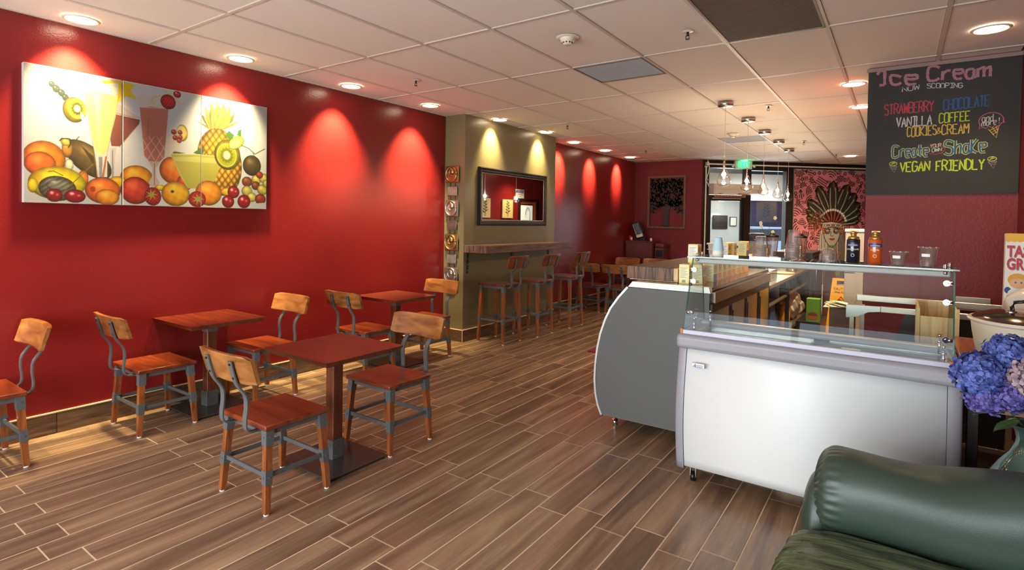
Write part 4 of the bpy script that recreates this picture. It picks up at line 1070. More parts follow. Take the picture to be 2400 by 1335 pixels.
for (c, d, s_) in (((.36, 2.6, .8), (-.8, -.4, -.25), .085), ((.42, 2.58, .79), (.2, -.9, -.2), .08), ((.33, 2.68, .8), (-1, .2, -.1), .09)):
    q = MB(); d = Vector(d).normalized(); sd_ = d.cross(Vector((0, 0, 1))).normalized(); c = Vector(c); prev = None
    for i in range(7):
        t = i/6; wv = s_*.33*math.sin(PI*min(1, t*.95+.03)); p = c+d*s_*t+Vector((0, 0, -.02*t*t)); row = [q.bm.verts.new(p+sd_*wv), q.bm.verts.new(p-Vector((0, 0, .006))), q.bm.verts.new(p-sd_*wv)]
        if prev: q.bm.faces.new((prev[0], row[0], row[1], prev[1])); q.bm.faces.new((prev[1], row[1], row[2], prev[2]))
        prev = row
    q.build('leaf', mat('leaf_green', (52, 70, 34), .5), fl, fix=False)

# ------------------------------------------------------------ work table right of the freezer and what stands on it
wt = thing('work_table', 'orange-brown wooden work table to the right of the freezer', 'table', (.47, 3.9, 0))
OW = wood('orange_tabletop', (126, 62, 28), (178, 98, 48), .3, axis=1, scale=3, coat=.3)
bx('table_top', OW, .262, .675, 3.2, 4.17, .80, .83, wt, .006, 2)
bx('table_apron', mat('apron_brown', (84, 58, 40), .4), .275, .66, 3.215, 3.235, .655, .8, wt)
bx('apron_trim', mat('trim_tan', (150, 120, 92), .4), .27, .665, 3.21, 3.236, .655, .67, wt)
for x in (.29, .645):
    for y in (3.24, 4.12): bx('leg', DW, x-.02, x+.02, y-.02, y+.02, 0, .8, wt)
bx('lower_shelf', DW, .29, .645, 3.24, 4.12, .2, .22, wt)
rt = thing('roaster_oven', 'beige electric roaster oven with a steel lid and black handles', 'roaster', (.49, 3.62, .83))
q = MB(); q.lathe([(0, .012), (.15, .012), (.165, .03), (.18, .12), (.187, .178), (.182, .182), (0, .182)], n=48, sy=1.25); q.build('roaster_body', CREAM, rt, world=False)
q = MB(); q.lathe([(.185, .176), (.2, .184), (.203, .192), (.192, .198), (.178, .196)], n=48, sy=1.25); q.build('rim', mat('roaster_rim', (234, 222, 204), .3), rt, world=False)
q = MB(); q.lathe([(.186, .195), (.17, .21), (.12, .228), (.06, .238), (0, .24)], n=48, sy=1.25); q.build('lid', mat('lid_steel', (120, 104, 96), .14, metal=.95), rt, world=False)
q = MB(); q.tube([(-.035, -.06, .232), (-.04, -.06, .262), (-.03, -.06, .285), (0, -.06, .292), (.03, -.06, .285), (.04, -.06, .262), (.035, -.06, .232)], .009, 10); q.build('lid_handle', BLACK, rt, world=False)
q = MB(); q.sph((-.04, -.06, .236), .018, 1.3, 1, .6); q.sph((.04, -.06, .236), .018, 1.3, 1, .6); q.build('handle_boss', CHROME, rt, world=False)
q = MB(); q.box(-.1, .06, -.246, -.222, .112, .128, .006, 2); q.box(-.09, .05, -.236, -.205, .085, .112, .004, 2, mi=1); q.build('side_handle', [BLACK, mat('handle_grey', (170, 168, 172), .4)], rt, world=False)
for x in (-.1, .1):
    for y in (-.13, .13):
        q = MB(); q.cyl((x, y, .006), .014, .012, 12); q.build('foot', BLACK, rt, world=False)
# popcorn carton sign, partly outside the picture
pc = thing('snack_carton', 'tall white and yellow snack carton with red lettering at the right edge', 'carton', (.6, 4.15, .83))
bx('carton_box', mat('carton_paper', (240, 232, 218), .55), .485, .672, 4.12, 4.17, .83, 1.44, pc, .002)
q = MB(); q.box(.484, .676, 4.117, 4.122, 1.405, 1.442)
for k in range(8): q.cyl((.497+k*.0238, 4.118, 1.406), .0125, .004, 14, 'y')
q.build('scalloped_band', mat('carton_gold', (236, 176, 44), .5), pc)
LR = mat('lettering_red', (204, 34, 36), .5); LS = mat('lettering_shadow', (150, 120, 150), .6)
for z, s_ in ((1.315, 'TASTY'), (1.245, 'GREAT')):
    text('lettering_shadow', s_, .085, (.4935, 4.1192, z-.004), (PI/2, 0, 0), LS, pc, extrude=.0004, sx=.62, offset=.0035)
    text('lettering', s_, .085, (.491, 4.1182, z), (PI/2, 0, 0), LR, pc, extrude=.0006, sx=.62, offset=.002)
# cartoon-free figure patch: plain coloured face and bowl
def disc(m, x, z, rx, rz_, y, parent, name):
    q = MB(); q.prism([(x+rx*math.cos(2*PI*i/24), z+rz_*math.sin(2*PI*i/24)) for i in range(24)], y, y+.002, 'xz'); return q.build(name, m, parent)
SK = mat('print_skin', (232, 178, 132), .6); HR = mat('print_hair', (226, 166, 62), .6)
disc(HR, .54, 1.185, .042, .036, 4.1182, pc, 'printed_hair'); disc(SK, .542, 1.165, .036, .028, 4.1172, pc, 'printed_face'); disc(mat('print_white', (236, 230, 220), .6), .545, 1.11, .045, .03, 4.1176, pc, 'printed_bowl'); disc(SK, .512, 1.08, .018, .028, 4.1178, pc, 'printed_arm'); disc(mat('print_blue', (60, 70, 140), .6), .5, 1.125, .014, .018, 4.118, pc, 'printed_sleeve')
for x in (.532, .556):
    disc(mat('print_eye', (60, 90, 150), .4), x, 1.17, .004, .005, 4.1162, pc, 'printed_eye')
cushion('plastic_bag', None or mat('bag_plastic', (226, 216, 196), .3, coat=.4), (.57, 3.965, .99), (.1, .09, .16), None, (2.6, 2.6, 2.6), 14, lambda co, h: (co[0]+.01*math.sin(co[2]*60+co[1]*30), co[1]+.01*math.sin(co[0]*70), co[2]+.012*math.sin(co[0]*50+co[1]*40)))
pb = bpy.data.objects['plastic_bag']; tag(pb, 'crumpled translucent plastic bag behind the roaster, below the snack carton', 'plastic bag')
# pine crate on the table edge
pcr = thing('pine_crate', 'open pale pine crate standing behind the right end of the freezer', 'crate', (.195, 4.3, .76))
T = .012
for nm, a in (('end_board', (.10, .29, 4.18, 4.18+T, .72, .93)), ('corner_post', (.276, .3, 4.168, 4.2, .70, .985)), ('corner_post', (.092, .112, 4.168, 4.19, .7, .975)), ('end_board', (.10, .29, 4.6, 4.6+T, .72, .985)), ('side_board', (.098, .098+T, 4.19, 4.6, .72, .98)), ('side_board', (.282, .282+T, 4.19, 4.6, .72, .98)), ('bottom_board', (.1, .29, 4.19, 4.6, .708, .72))):
    bx(nm, PINE, *a, pcr, .001)
bx('end_board', PINE, .245, .29, 4.166, 4.18, .72, .932, pcr, .001)
# steel rail frame across the pillar wall
rl = thing('steel_rail_stand', 'stainless steel rail frame running in front of the dark red pillar wall', 'steel stand', (.2, 4.85, 0))
SR = mat('satin_rail', (190, 180, 168), .32, metal=.7)
bx('rear_rail', SR, -.26, .67, 5.0, 5.03, .9, .945, rl, .003); bx('front_rail', SR, -.1, .67, 4.68, 4.71, .865, .905, rl, .003)
q = MB(); q.prism([(-.305, .81), (-.305, .9), (-.1, .905), (-.1, .87), (-.17, .86), (-.24, .82)], 4.665, 4.69, 'xz'); q.build('end_bracket', BRUSH, rl)
bx('end_plate', mat('plate_dark', (70, 62, 58), .3, metal=.7), -.3, -.26, 4.69, 5.0, .895, .9, rl, .001)
for x, y in ((-.27, 4.7), (-.22, 5.02), (.6, 4.7), (.6, 5.02)): bx('leg', SR, x-.015, x+.015, y-.015, y+.015, 0, .87, rl)
bx('wall_plate', SR, .35, .55, 5.26, 5.279, .86, .96, rl)
# napkins on a grey bin beside the rails
bn = thing('waste_bin', 'taupe square bin with loose napkins on top, left of the steel rails', 'bin', (-.47, 5.55, 0))
q = MB(); vs = q.box(-.485, -.3, 5.5, 5.72, 0, .765, .01, 2); q.build('bin_body', mat('bin_taupe', (120, 102, 90), .6), bn)
q = MB()
for k in range(4): q.box(-.1, .1, -.09, .09, 0, .004, 0, loc=(-.43+.02*k, 5.58+.01*k, .768+.008*k), rot=(.05*k, .06*(k-1), .4*k))
q.build('napkins', mat('napkin', (230, 214, 190), .8), bn)
# dark side panel leaning behind
lp = thing('dark_panel', 'black sloping panel behind the pine crate', 'panel', (.1, 4.9, 0))
q = MB(); q.prism([(-.12, .35), (.35, .3), (.6, .86), (.05, .86)], 4.85, 4.87, 'xz'); q.build('sloping_side', mat('panel_black', (40, 34, 32), .35), lp)
q = MB(); q.box(-.1, .6, 4.87, 4.9, 0, .35, 0); q.build('panel_foot', BLACKM, lp)

# ------------------------------------------------------------ service side behind the cases
bc = thing('back_counter', 'steel back-bar counter with open shelves beyond the curved case', 'counter', (-1.2, 7.0, 0))
TS = mat('taupe_steel', (128, 110, 98), .3, metal=.5)
bx('counter_top', TS, -1.5, -.97, 5.55, 8.4, .87, .905, bc, .004)
bx('rear_board', RUST, -1.6, -1.5, 5.55, 8.4, 0, 1.06, bc, .004)
bx('lower_shelf', TS, -1.5, -1.0, 5.55, 8.4, .68, .7, bc, .002)
bx('base_board', TS, -1.5, -1.0, 5.55, 8.4, .26, .3, bc, .002)
bx('shelf_panel', BRUSH, -1.5, -1.03, 6.4, 6.42, .7, .87, bc, .002)
for y in (5.57, 6.75, 8.37): bx('upright', BLACKM, -1.02, -.98, y-.02, y+.02, 0, .87, bc, .002)
fr = thing('undercounter_fridge', 'charcoal under-counter fridge block behind the green box', 'fridge', (-1.1, 8.9, 0))
bx('fridge_body', mat('fridge_charcoal', (58, 52, 56), .4), -1.45, -.95, 8.45, 9.5, .02, 1.1, fr, .006)
bx('door', mat('fridge_door', (66, 58, 60), .35, metal=.3), -.952, -.935, 8.48, 9.45, .1, 1.06, fr, .004)
q = MB(); q.tube([(-.92, 8.56, .5), (-.92, 8.56, .95)], .008, 8); q.build('handle', BRUSH, fr)
rc = thing('right_counter', 'wood-sided service counter at the back of the bar, left of the wet floor sign', 'counter', (-.78, 9.9, 0))
bx('counter_side', wood('ochre_side', (120, 76, 30), (166, 116, 54), .45, axis=2), -.93, -.9, 9.5, 11.0, 0, .78, rc, .003)
bx('counter_top', TS, -1.4, -.88, 9.5, 11.0, .78, .82, rc, .003)
for y in (9.6, 10.2, 10.8): bx('glass_post', BLACKM, -.93, -.9, y-.02, y+.02, .82, 1.0, rc, .002)
# goods on the shelves and floor
gb_ = None; gb = thing('green_box', 'bright green carton with a printed bowl of fruit, on the floor behind the bar', 'box', (-.8, 6.9, .38))
bx('box_body', mat('green_card', (96, 142, 52), .6), -.865, -.735, 6.9, 7.02, .38, .665, gb, .002)
disc(mat('terracotta_print', (176, 96, 56), .6), -.8, .455, .05, .042, 6.897, gb, 'printed_bowl')
q = MB(); q.prism([(-.8+.05*math.cos(PI*i/12), .458+.045*math.sin(PI*i/12)) for i in range(13)], 6.8955, 6.897, 'xz'); q.build('printed_salad', mat('salad_print', (110, 70, 44), .6, var=.7, vscale=90), gb)
bx('lid_fold', mat('green_card_dark', (80, 122, 42), .6), -.866, -.734, 6.899, 7.02, .645, .655, gb, .001)
gb.location.x += .035; gb.scale.z = .9; gb.location.z += .025
gs = thing('box_plinth', 'black plinth under the bright green carton', 'plinth', (-.8, 7.0, 0)); bx('plinth_block', BLACKM, -.93, -.69, 6.9, 7.5, 0, .404, gs, .004)
# wet floor sign
ws = thing('wet_floor_sign', 'yellow folding wet floor caution sign behind the bar', 'sign', (-.55, 7.6, 0))
YS = mat('sign_yellow', (226, 156, 20), .4)
ws.scale = (1, 1, .91); q = MB(); x0 = -.55
def board(q, yb, yt):
    # trapezoid board with a handle hole made of strips
    h, w0, w1 = .93, .165, .095
    def P_(u, z): 
        w_ = w0+(w1-w0)*z/h; return (x0+u*w_, yb+(yt-yb)*z/h, z)
    for (u0, u1, za, zb) in ((-1, 1, 0, .84), (-1, -.5, .84, .9), (.5, 1, .84, .9), (-1, 1, .9, .93)):
        a = [q.bm.verts.new(P_(u, z)) for u, z in ((u0, za), (u1, za), (u1, zb), (u0, zb))]
        b_ = [q.bm.verts.new(Vector(P_(u, z))+Vector((0, .008, 0))) for u, z in ((u0, za), (u1, za), (u1, zb), (u0, zb))]
        q.bm.faces.new(a); q.bm.faces.new(b_[::-1])
        for i in range(4): q.bm.faces.new((a[(i+1) % 4], a[i], b_[i], b_[(i+1) % 4]))
board(q, 7.45, 7.62); q.build('front_board', YS, ws)
q = MB(); board(q, 7.82, 7.64); q.build('rear_board', YS, ws)
lean = math.atan2(.17, .93)
SB = mat('sign_print_black', (70, 40, 20), .5)
for s_, z, sz in (('CAUTION', .785, .042), ('Wet Floor', .742, .038), ('CUIDADO', .53, .04), ('Piso Mojado', .487, .036)):
    text('sign_lettering', s_, sz, (-.55, 7.45+.17*z/.93-.004, z), (PI/2-lean, 0, 0), SB, ws, align='CENTER', extrude=.0008, sx=.85)
q = MB()
def sp_(x, z): return (x0+x, 7.45+.17*z/.93-.004, z)
for a, b_ in (((-.075, .585), (0, .7)), ((0, .7), (.075, .585)), ((.075, .585), (-.075, .585)), ((-.02, .6), (.012, .64)), ((.012, .64), (-.012, .665)), ((.01, .638), (.038, .61)), ((-.03, .65), (.005, .66))): q.tube([sp_(*a), sp_(*b_)], .0042, 6)
q.build('warning_triangle', mat('sign_red', (170, 50, 24), .5), ws)
# jug, bags, boxes under the counter
jg = thing('detergent_jug', 'amber plastic detergent jug under the back counter', 'jug', (-1.08, 7.1, .3))
q = MB(); q.lathe([(0, 0), (.07, 0), (.08, .012), (.083, .12), (.07, .19), (.04, .235), (.025, .25), (.022, .275), (0, .275)], n=28, sx=.75); q.build('jug_body', mat('amber_jug', (224, 158, 40), .3, coat=.3), jg, world=False)
q = MB(); q.tube([(.03, -.04, .22), (.04, -.085, .21), (.045, -.1, .15), (.045, -.085, .08)], .012, 8); q.build('handle', MATS['amber_jug'], jg, world=False)
for nm, lb, c, h in (('plastic_sack', 'large crumpled white plastic sack beside the amber jug', (-1.13, 7.75, .478), (.11, .34, .175)), ('plastic_sack', 'small white plastic sack in front of the green carton', (-1.1, 8.24, .39), (.08, .11, .085))):
    q_ = cushion(nm, mat('sack_white', (214, 204, 190), .45, bump=1, bscale=14), (0, 0, 0), h, None, (2.4, 2.6, 2.4), 18, lambda co, h_: (co[0]+.014*math.sin(co[2]*50+co[1]*33), co[1]+.012*math.sin(co[0]*60+co[2]*30), co[2]+.014*math.sin(co[0]*45+co[1]*40)))
    q_.location = c; tag(q_, lb, 'sack')
bb = thing('blue_box', 'blue carton under the back counter next to the case', 'box', (-1.12, 6.1, .3)); bx('box_body', mat('blue_card', (40, 74, 130), .6), -1.2, -1.03, 5.95, 6.2, .3, .66, bb, .002); bx('box_flap', mat('brown_card', (150, 98, 72), .7), -1.16, -1.04, 5.97, 6.1, .66, .666, bb, .001)
yb_ = thing('yellow_box', 'small yellow carton on the bottom shelf in front of the blue carton', 'box', (-1.08, 5.75, .3)); bx('box_body', mat('straw_card', (212, 172, 84), .6), -1.13, -1.03, 5.68, 5.82, .3, .6, yb_, .002); q = MB(); q.box(-1.11, -1.04, 5.6785, 5.68, .5, .51); q.box(-1.11, -1.06, 5.6785, 5.68, .53, .54); q.build('box_stripe', mat('stripe_brown', (140, 96, 40), .6), yb_)
pl2 = thing('plate_stack', 'orange round tray leaning inside the back counter', 'tray', (-1.2, 7.2, .72)); q = MB(); q.lathe([(0, -.006), (.13, -.004), (.135, .006), (.12, .004), (0, .002)], n=36); o = q.build('tray_disc', mat('tray_orange', (196, 112, 44), .4), pl2, world=False); pl2.rotation_euler = (0, 1.2, .3); pl2.location = (-1.12, 8.0, .79); pl2.scale = (.6, .6, .6)
# appliances on the counters
er = thing('espresso_grinder', 'black coffee grinder with a clear hopper, left of the mural', 'grinder', (-1.42, 7.2, .905))
q = MB(); q.box(-.09, .09, -.12, .12, 0, .26, .012, 2); q.lathe([(.05, .26), (.05, .29), (.085, .33), (.09, .45), (.07, .46), (0, .46)], n=24, mi=1); q.build('grinder_body', [BLACK, glass('hopper_smoke', (.6, .55, .5), 1.5, .03, 1.5)], er, world=False)
bl = thing('blender_jar', 'clear ribbed blender jar with a black lid behind the cup stacks', 'blender', (-1.4, 8.1, .905))
q = MB(); q.box(-.08, .08, -.08, .08, 0, .14, .012, 2); q.build('motor_base', BLACK, bl, world=False)
q = MB(); q.lathe([(.055, .14), (.06, .16), (.078, .4), (.08, .41), (.074, .4), (.055, .17), (0, .16)], n=20); q.build('jar', PLASTIC, bl, world=False)
q = MB(); q.lathe([(0, .4), (.08, .4), (.082, .42), (.04, .43), (.03, .455), (0, .455)], n=20); q.build('jar_lid', BLACK, bl, world=False)
dup(bl, (-1.06, 8.1, .905), 0, 'second clear blender jar nearer the mural headdress')
pos = thing('till_screen', 'dark touch-screen till on the back counter, seen from behind', 'till', (-1.3, 6.5, .905))
q = MB(); q.box(-.1, .1, -.08, .08, 0, .02, .004); q.cyl((0, 0, .09), .02, .16, 12); q.build('till_stand', BLACK, pos, world=False)
q = MB(); q.box(-.15, .15, -.012, .012, 0, .22, .006, 2, loc=(0, 0, .14), rot=(-.35, 0, .5)); q.build('till_display', [BLACK], pos, world=False)
sp3 = thing('steel_canister', 'domed polished steel canister on the back counter', 'canister', (-1.08, 7.55, .905))
q = MB(); q.lathe([(0, 0), (.06, 0), (.062, .06), (.05, .09), (.07, .1), (.068, .13), (.04, .155), (0, .16)], n=28); q.build('canister_body', CHROME, sp3, world=False)
tr = thing('serving_tray', 'round wooden serving tray on the back counter', 'tray', (-1.12, 7.1, .905)); q = MB(); q.lathe([(0, 0), (.13, 0), (.14, .012), (.13, .01), (0, .006)], n=36); q.build('tray_plate', PINE, tr, world=False)
bkt = thing('clear_bin', 'clear plastic bin with teal contents on the back counter', 'bin', (-1.12, 6.05, .905))
q = MB(); q.box(-.1, .1, -.16, .16, 0, .11, .006); q.build('bin_shell', glass('bin_plastic', (.85, .92, .9), 1.5, .05, 1.4), bkt, world=False)
q = MB(); q.box(-.09, .0, -.1, .1, .004, .08, .004); q.build('bin_contents', mat('teal_card', (120, 168, 156), .6), bkt, world=False)
# tall pale fridge behind the pillar
tf = thing('tall_fridge', 'tall pale grey fridge side showing left of the dark red pillar wall', 'fridge', (-.35, 6.8, 0))
bx('fridge_body', mat('fridge_pale', (188, 176, 166), .45), -.45, -.26, 6.5, 7.1, .0, 1.41, tf, .008)
bx('top_cap', WHITE, -.455, -.258, 6.49, 7.11, 1.41, 1.44, tf, .004)
bx('door_gap', BLACKM, -.45, -.36, 6.497, 6.5, 1.0, 1.006, tf, 0)
# red floor mat
mt = bx('floor_mat', mat('mat_red', (130, 20, 44), .95, bump=1, bscale=300), -2.86, -2.05, 5.62, 7.0, .0, .012, None, .004, keep=(-2.4, 6.3, 0)); tag(mt, 'small dark red floor mat beside the curved case', 'mat')

# ------------------------------------------------------------ far corner: station cabinet, dispenser, tree picture
cb = thing('station_cabinet', 'dark mahogany waste station cabinet in the far corner', 'cabinet', (-4.2, 10.7, 0))
bx('cabinet_body', MAHOG, -4.56, -4.0, 10.55, 10.95, .0, 1.08, cb, .004)
bx('cabinet_top', MAHOG, -4.57, -3.985, 10.54, 10.97, 1.08, 1.105, cb, .003)
bx('side_cabinet', MAHOG, -3.98, -3.8, 10.65, 11.0, 0, .98, cb, .004)
bx('side_hood', MAHOG, -3.985, -3.795, 10.64, 11.0, .98, 1.06, cb, .02, 2)
bx('flap_slot', BLACKM, -3.96, -3.82, 10.645, 10.652, .8, .93, cb, .002); bx('shadow_gap', BLACKM, -3.96, -3.82, 10.645, 10.652, .7, .712, cb, .001)
nd = thing('napkin_dispenser', 'tilted black napkin dispenser standing on the mahogany cabinet', 'dispenser', (-4.26, 10.72, 1.105), 0); nd.scale = (1.15, 1.15, 1.0)
q = MB(); q.box(-.09, .09, -.07, .07, 0, .02, .004); q.box(-.05, .05, -.03, .03, .015, .1, .004); q.build('stand', BLACK, nd, world=False)
q = MB(); q.box(-.075, .075, -.06, .06, 0, .33, .02, 3, loc=(-.03, 0, .05), rot=(0, -.32, .0)); q.build('dispenser_body', mat('gloss_black', (20, 18, 18), .15, coat=.6), nd, world=False)
q = MB(); q.box(-.055, .055, -.068, -.05, .02, .08, .008, 2, loc=(-.03, 0, .05), rot=(0, -.32, 0)); q.box(-.05, -.045, -.064, -.06, .09, .3, 0, loc=(-.03, 0, .05), rot=(0, -.32, 0)); q.build('napkin_slot', CREAM, nd, world=False)
sh1 = thing('spice_shaker', 'red shaker with white lids at the left end of the mahogany cabinet', 'shaker', (-4.5, 10.64, 1.105)); q = MB(); q.cyl((0, 0, .04), .028, .08, 14); q.cyl((.03, 0, .035), .018, .06, 12, mi=1); q.sph((0, 0, .085), .026, 1, 1, .5, mi=0); q.build('shaker_body', [mat('shaker_red', (190, 30, 30), .3, coat=.5), WHITE], sh1, world=False)
sh2 = thing('salt_shaker', 'small white shaker at the right end of the mahogany cabinet', 'shaker', (-4.05, 10.62, 1.105)); q = MB(); q.lathe([(0, 0), (.02, 0), (.024, .03), (.02, .05), (.012, .06), (0, .062)], n=16); q.build('shaker_body', WHITE, sh2, world=False)
ta = thing('tree_picture', 'square wood-framed black metal tree silhouette on the far red wall', 'wall art', (-3.9, 11.02, 1.88))
TX0, TX1, TZ0, TZ1 = -4.285, -3.50, 1.36, 2.425
q = MB()
for a in ((TX0, TX1, TZ0, TZ0+.04), (TX0, TX1, TZ1-.04, TZ1), (TX0, TX0+.04, TZ0+.04, TZ1-.04), (TX1-.04, TX1, TZ0+.04, TZ1-.04)): q.box(a[0], a[1], 10.985, 11.028, a[2], a[3], .003)
q.build('frame', FRAMEW, ta)
TM = mat('tree_metal', (56, 48, 44), .5, metal=.3)
q = MB()
cx = (TX0+TX1)/2
q.prism([(cx-.075, TZ0+.04), (cx+.06, TZ0+.04), (cx+.052, 1.55), (cx+.06, 1.74), (cx+.15, 1.86), (cx+.1, 1.88), (cx+.02, 1.8), (cx-.02, 1.8), (cx-.12, 1.88), (cx-.16, 1.86), (cx-.07, 1.74), (cx-.058, 1.55)], 11.0, 11.006, 'xz')
rr = random.Random(3)
def branch(x, z, a, l, w_, d):
    x2 = x+math.sin(a)*l; z2 = z+math.cos(a)*l
    if not (TX0+.05 < x2 < TX1-.05 and 1.7 < z2 < TZ1-.05): return
    q.tube([(x, 11.003, z), (x2, 11.003, z2)], 0, flat=(w_, .006), up=(0, 1, 0))
    for k in range(3):
        lx, lz = x+(x2-x)*rr.random(), z+(z2-z)*rr.random(); la = a+rr.choice((-1, 1))*rr.uniform(.5, 1.1); ll = rr.uniform(.035, .06)
        dx, dz = math.sin(la), math.cos(la); lx2, lz2 = lx+dx*ll, lz+dz*ll
        if TX0+.045 < lx2 < TX1-.045 and lz2 < TZ1-.045: q.prism([(lx, lz), (lx+dx*ll*.5+dz*ll*.28, lz+dz*ll*.5-dx*ll*.28), (lx2, lz2), (lx+dx*ll*.5-dz*ll*.28, lz+dz*ll*.5+dx*ll*.28)], 11.0, 11.005, 'xz')
    if d > 0:
        for s_ in (-1, 1): branch(x2, z2, a+s_*rr.uniform(.2, .55), l*rr.uniform(.72, .92), w_*.7, d-1)
for a, l in ((-1.3, .16), (-.9, .17), (-.5, .18), (-.15, .2), (.2, .2), (.55, .18), (.95, .17), (1.3, .15)): branch(cx+.1*math.sin(a), 1.86-.06*abs(a), a, l, .026, 4)
q.build('tree_silhouette', TM, ta)
# scattered leaves all over the crown
q = MB()
for k in range(1000):
    x, z = rr.uniform(TX0+.05, TX1-.05), rr.uniform(1.66, TZ1-.05); d_ = abs(x-cx)
    if z < 1.80 and d_ < .12: continue
    if z < 1.72 and d_ < .2: continue
    la = rr.uniform(-.5, .5)+(x-cx)*2.2; ll = rr.uniform(.034, .055); dx, dz = math.sin(la)*ll, math.cos(la)*ll
    if not (TX0+.045 < x+dx < TX1-.045 and z+dz < TZ1-.045): continue
    q.prism([(x, z), (x+dx*.5+dz*.32, z+dz*.5-dx*.32), (x+dx, z+dz), (x+dx*.5-dz*.32, z+dz*.5+dx*.32)], 11.0, 11.004, 'xz')
stuff(q.build('cut_leaves', TM, ta))
q = MB(); 
for a in ((TX0+.04, TX1-.04, TZ0+.04, TZ0+.052), (TX0+.04, TX0+.052, TZ0+.05, TZ1-.04), (TX1-.052, TX1-.04, TZ0+.05, TZ1-.04), (TX0+.04, TX1-.04, TZ1-.052, TZ1-.04)): q.box(a[0], a[1], 11.0, 11.006, a[2], a[3])
q.build('inner_border', TM, ta)

# ------------------------------------------------------------ shop front fittings
def sft(name, label, cat, s, d, z): 
    c = math.cos(SF.rotation_euler[2]); k = math.sin(SF.rotation_euler[2])
    return thing(name, label, cat, (-3.2+s*c-d*k, 11.1+s*k+d*c, z), SF.rotation_euler[2])
def lb(name, m, parent, *a, b=.002, seg=1): 
    q = MB(); q.box(*a, b, seg); return q.build(name, m, parent, world=False)
ex = sft('exit_sign', 'illuminated green and white exit sign above the corner door', 'exit sign', .8, -.06, 2.56)
lb('sign_body', mat('sign_grey', (190, 186, 176), .5), ex, -.18, .18, -.03, .03, 0, .16, b=.004); lb('mounting_canopy', WHITE, ex, -.08, .08, -.03, .04, .155, .165)
EG = mat('exit_green', (20, 220, 110), .5, emit=(10, 235, 110), es=2.2)
def letter(q, ch, x, z, w_, h_, t):
    b = lambda x0, x1, z0, z1: q.box(x+x0, x+x1, -.034, -.0295, z+z0, z+z1)
    sl = lambda xa, za, xb, zb: q.prism([(x+xa-t*.62, z+za), (x+xa+t*.62, z+za), (x+xb+t*.62, z+zb), (x+xb-t*.62, z+zb)], -.034, -.0295, 'xz')
    if ch == 'E': b(0, t, 0, h_); b(t, w_, 0, t); b(t, w_, h_-t, h_); b(t, w_*.85, h_/2-t/2, h_/2+t/2)
    if ch == 'X': sl(t*.5, 0, w_-t*.5, h_); sl(w_-t*.5, 0, t*.5, h_)
    if ch == 'I': b(w_/2-t/2, w_/2+t/2, 0, h_)
    if ch == 'T': b(w_/2-t/2, w_/2+t/2, 0, h_); b(0, w_, h_-t, h_)
for i, ch in enumerate('EXIT'):
    q = MB(); letter(q, ch, (-.125, -.06, .0, .055)[i], .022, (.058, .064, .05, .07)[i], .122, .017); q.build('letter', EG, ex, world=False)
gl = bpy.data.lights.new('lamp', 'POINT'); gl.energy = .5; gl.color = (.1, 1, .4); gl.shadow_soft_size = .05; go = bpy.data.objects.new('lamp', gl); COL.objects.link(go); go.parent = ex; go.location = (0, -.08, .12)
for s_, nm in ((-.225, 'emergency_lamp'), (.225, 'emergency_lamp')): 
    q = MB(); q.sph((s_, -.02, .06), .028); q.cyl((s_*.88, -.01, .06), .006, .06, 8, 'x'); q.build(nm, SILVER, ex, world=False)
ac = sft('air_curtain', 'cream air curtain unit mounted over the corner door', 'air unit', .64, -.12, 2.05)
q = MB(); pr = [(-.1, .02), (-.1, .1), (-.06, .2), (.1, .215), (.12, .2), (.12, .0), (-.02, 0)]
q.prism(pr, -.5, .5, 'yz'); q.build('housing', mat('ac_cream', (206, 190, 172), .45), ac, world=False)
lb('end_cap', mat('ac_end', (214, 200, 184), .4), ac, -.515, -.5, -.09, .12, .0, .2, b=.006); lb('seam', mat('ac_seam', (150, 136, 122), .5), ac, -.48, .5, -.101, -.098, .09, .094, b=0)
lb('vent_mark', BLACK, ac, -.38, -.34, -.07, -.03, .002, .012, b=0); lb('vent_mark', BLACK, ac, .0, .06, -.07, -.03, .002, .012, b=0)
nt_ = sft('door_notice_strip', 'narrow salmon-coloured notice strip above the corner door', 'notice', .57, -.012, 2.0)
lb('strip', mat('strip_salmon', (178, 122, 106), .6), nt_, -.33, .33, 0, .008, 0, .045)
for k in range(9): lb('strip_lettering', mat('strip_print', (90, 50, 44), .6), nt_, -.3+k*.067, -.25+k*.067+.008*(k % 3-1), -.001, 0, .015, .03, b=0)
tk = sft('curtain_track', 'pale horizontal curtain track above the shop front and mural', 'track', 1.9, -.06, 2.64)
lb('rail', CREAM, tk, -1.83, -1.28, -.012, .012, -.012, .014, b=.003); lb('rail', CREAM, tk, -.93, 2.4, -.012, .012, -.012, .014, b=.003); lb('end_block', CREAM, tk, -1.86, -1.82, -.02, .06, -.03, .04, b=.003)
for s_ in (-1.6, -.6, .4, 1.4): lb('bracket', CREAM, tk, s_-.01, s_+.01, 0, .062, -.01, .01)
cd = sft('wall_conduit', 'white vertical cable conduit beside the corner door frame', 'conduit', .045, -.03, 0)
lb('conduit', CREAM, cd, -.012, .012, -.01, .012, .0, 2.58, b=.002); lb('conduit_top', CREAM, cd, -.03, .03, -.01, .012, 2.58, 2.6, b=.002)
q = MB(); q.tube([(.02, -.02, 2.71), (.03, -.03, 2.65), (.05, -.03, 2.58), (.04, -.03, 2.48), (.0, -.03, 2.36), (-.02, -.03, 2.3), (.02, -.04, 2.26), (.05, -.03, 2.2), (.08, -.03, 2.18), (.12, -.04, 2.21)], .008, 8); q.tube([(-.03, -.03, 2.34), (.0, -.04, 2.29), (.03, -.03, 2.33), (.0, -.02, 2.36), (-.03, -.03, 2.34)], .006, 8); q.build('cable', WHITE, cd, world=False)
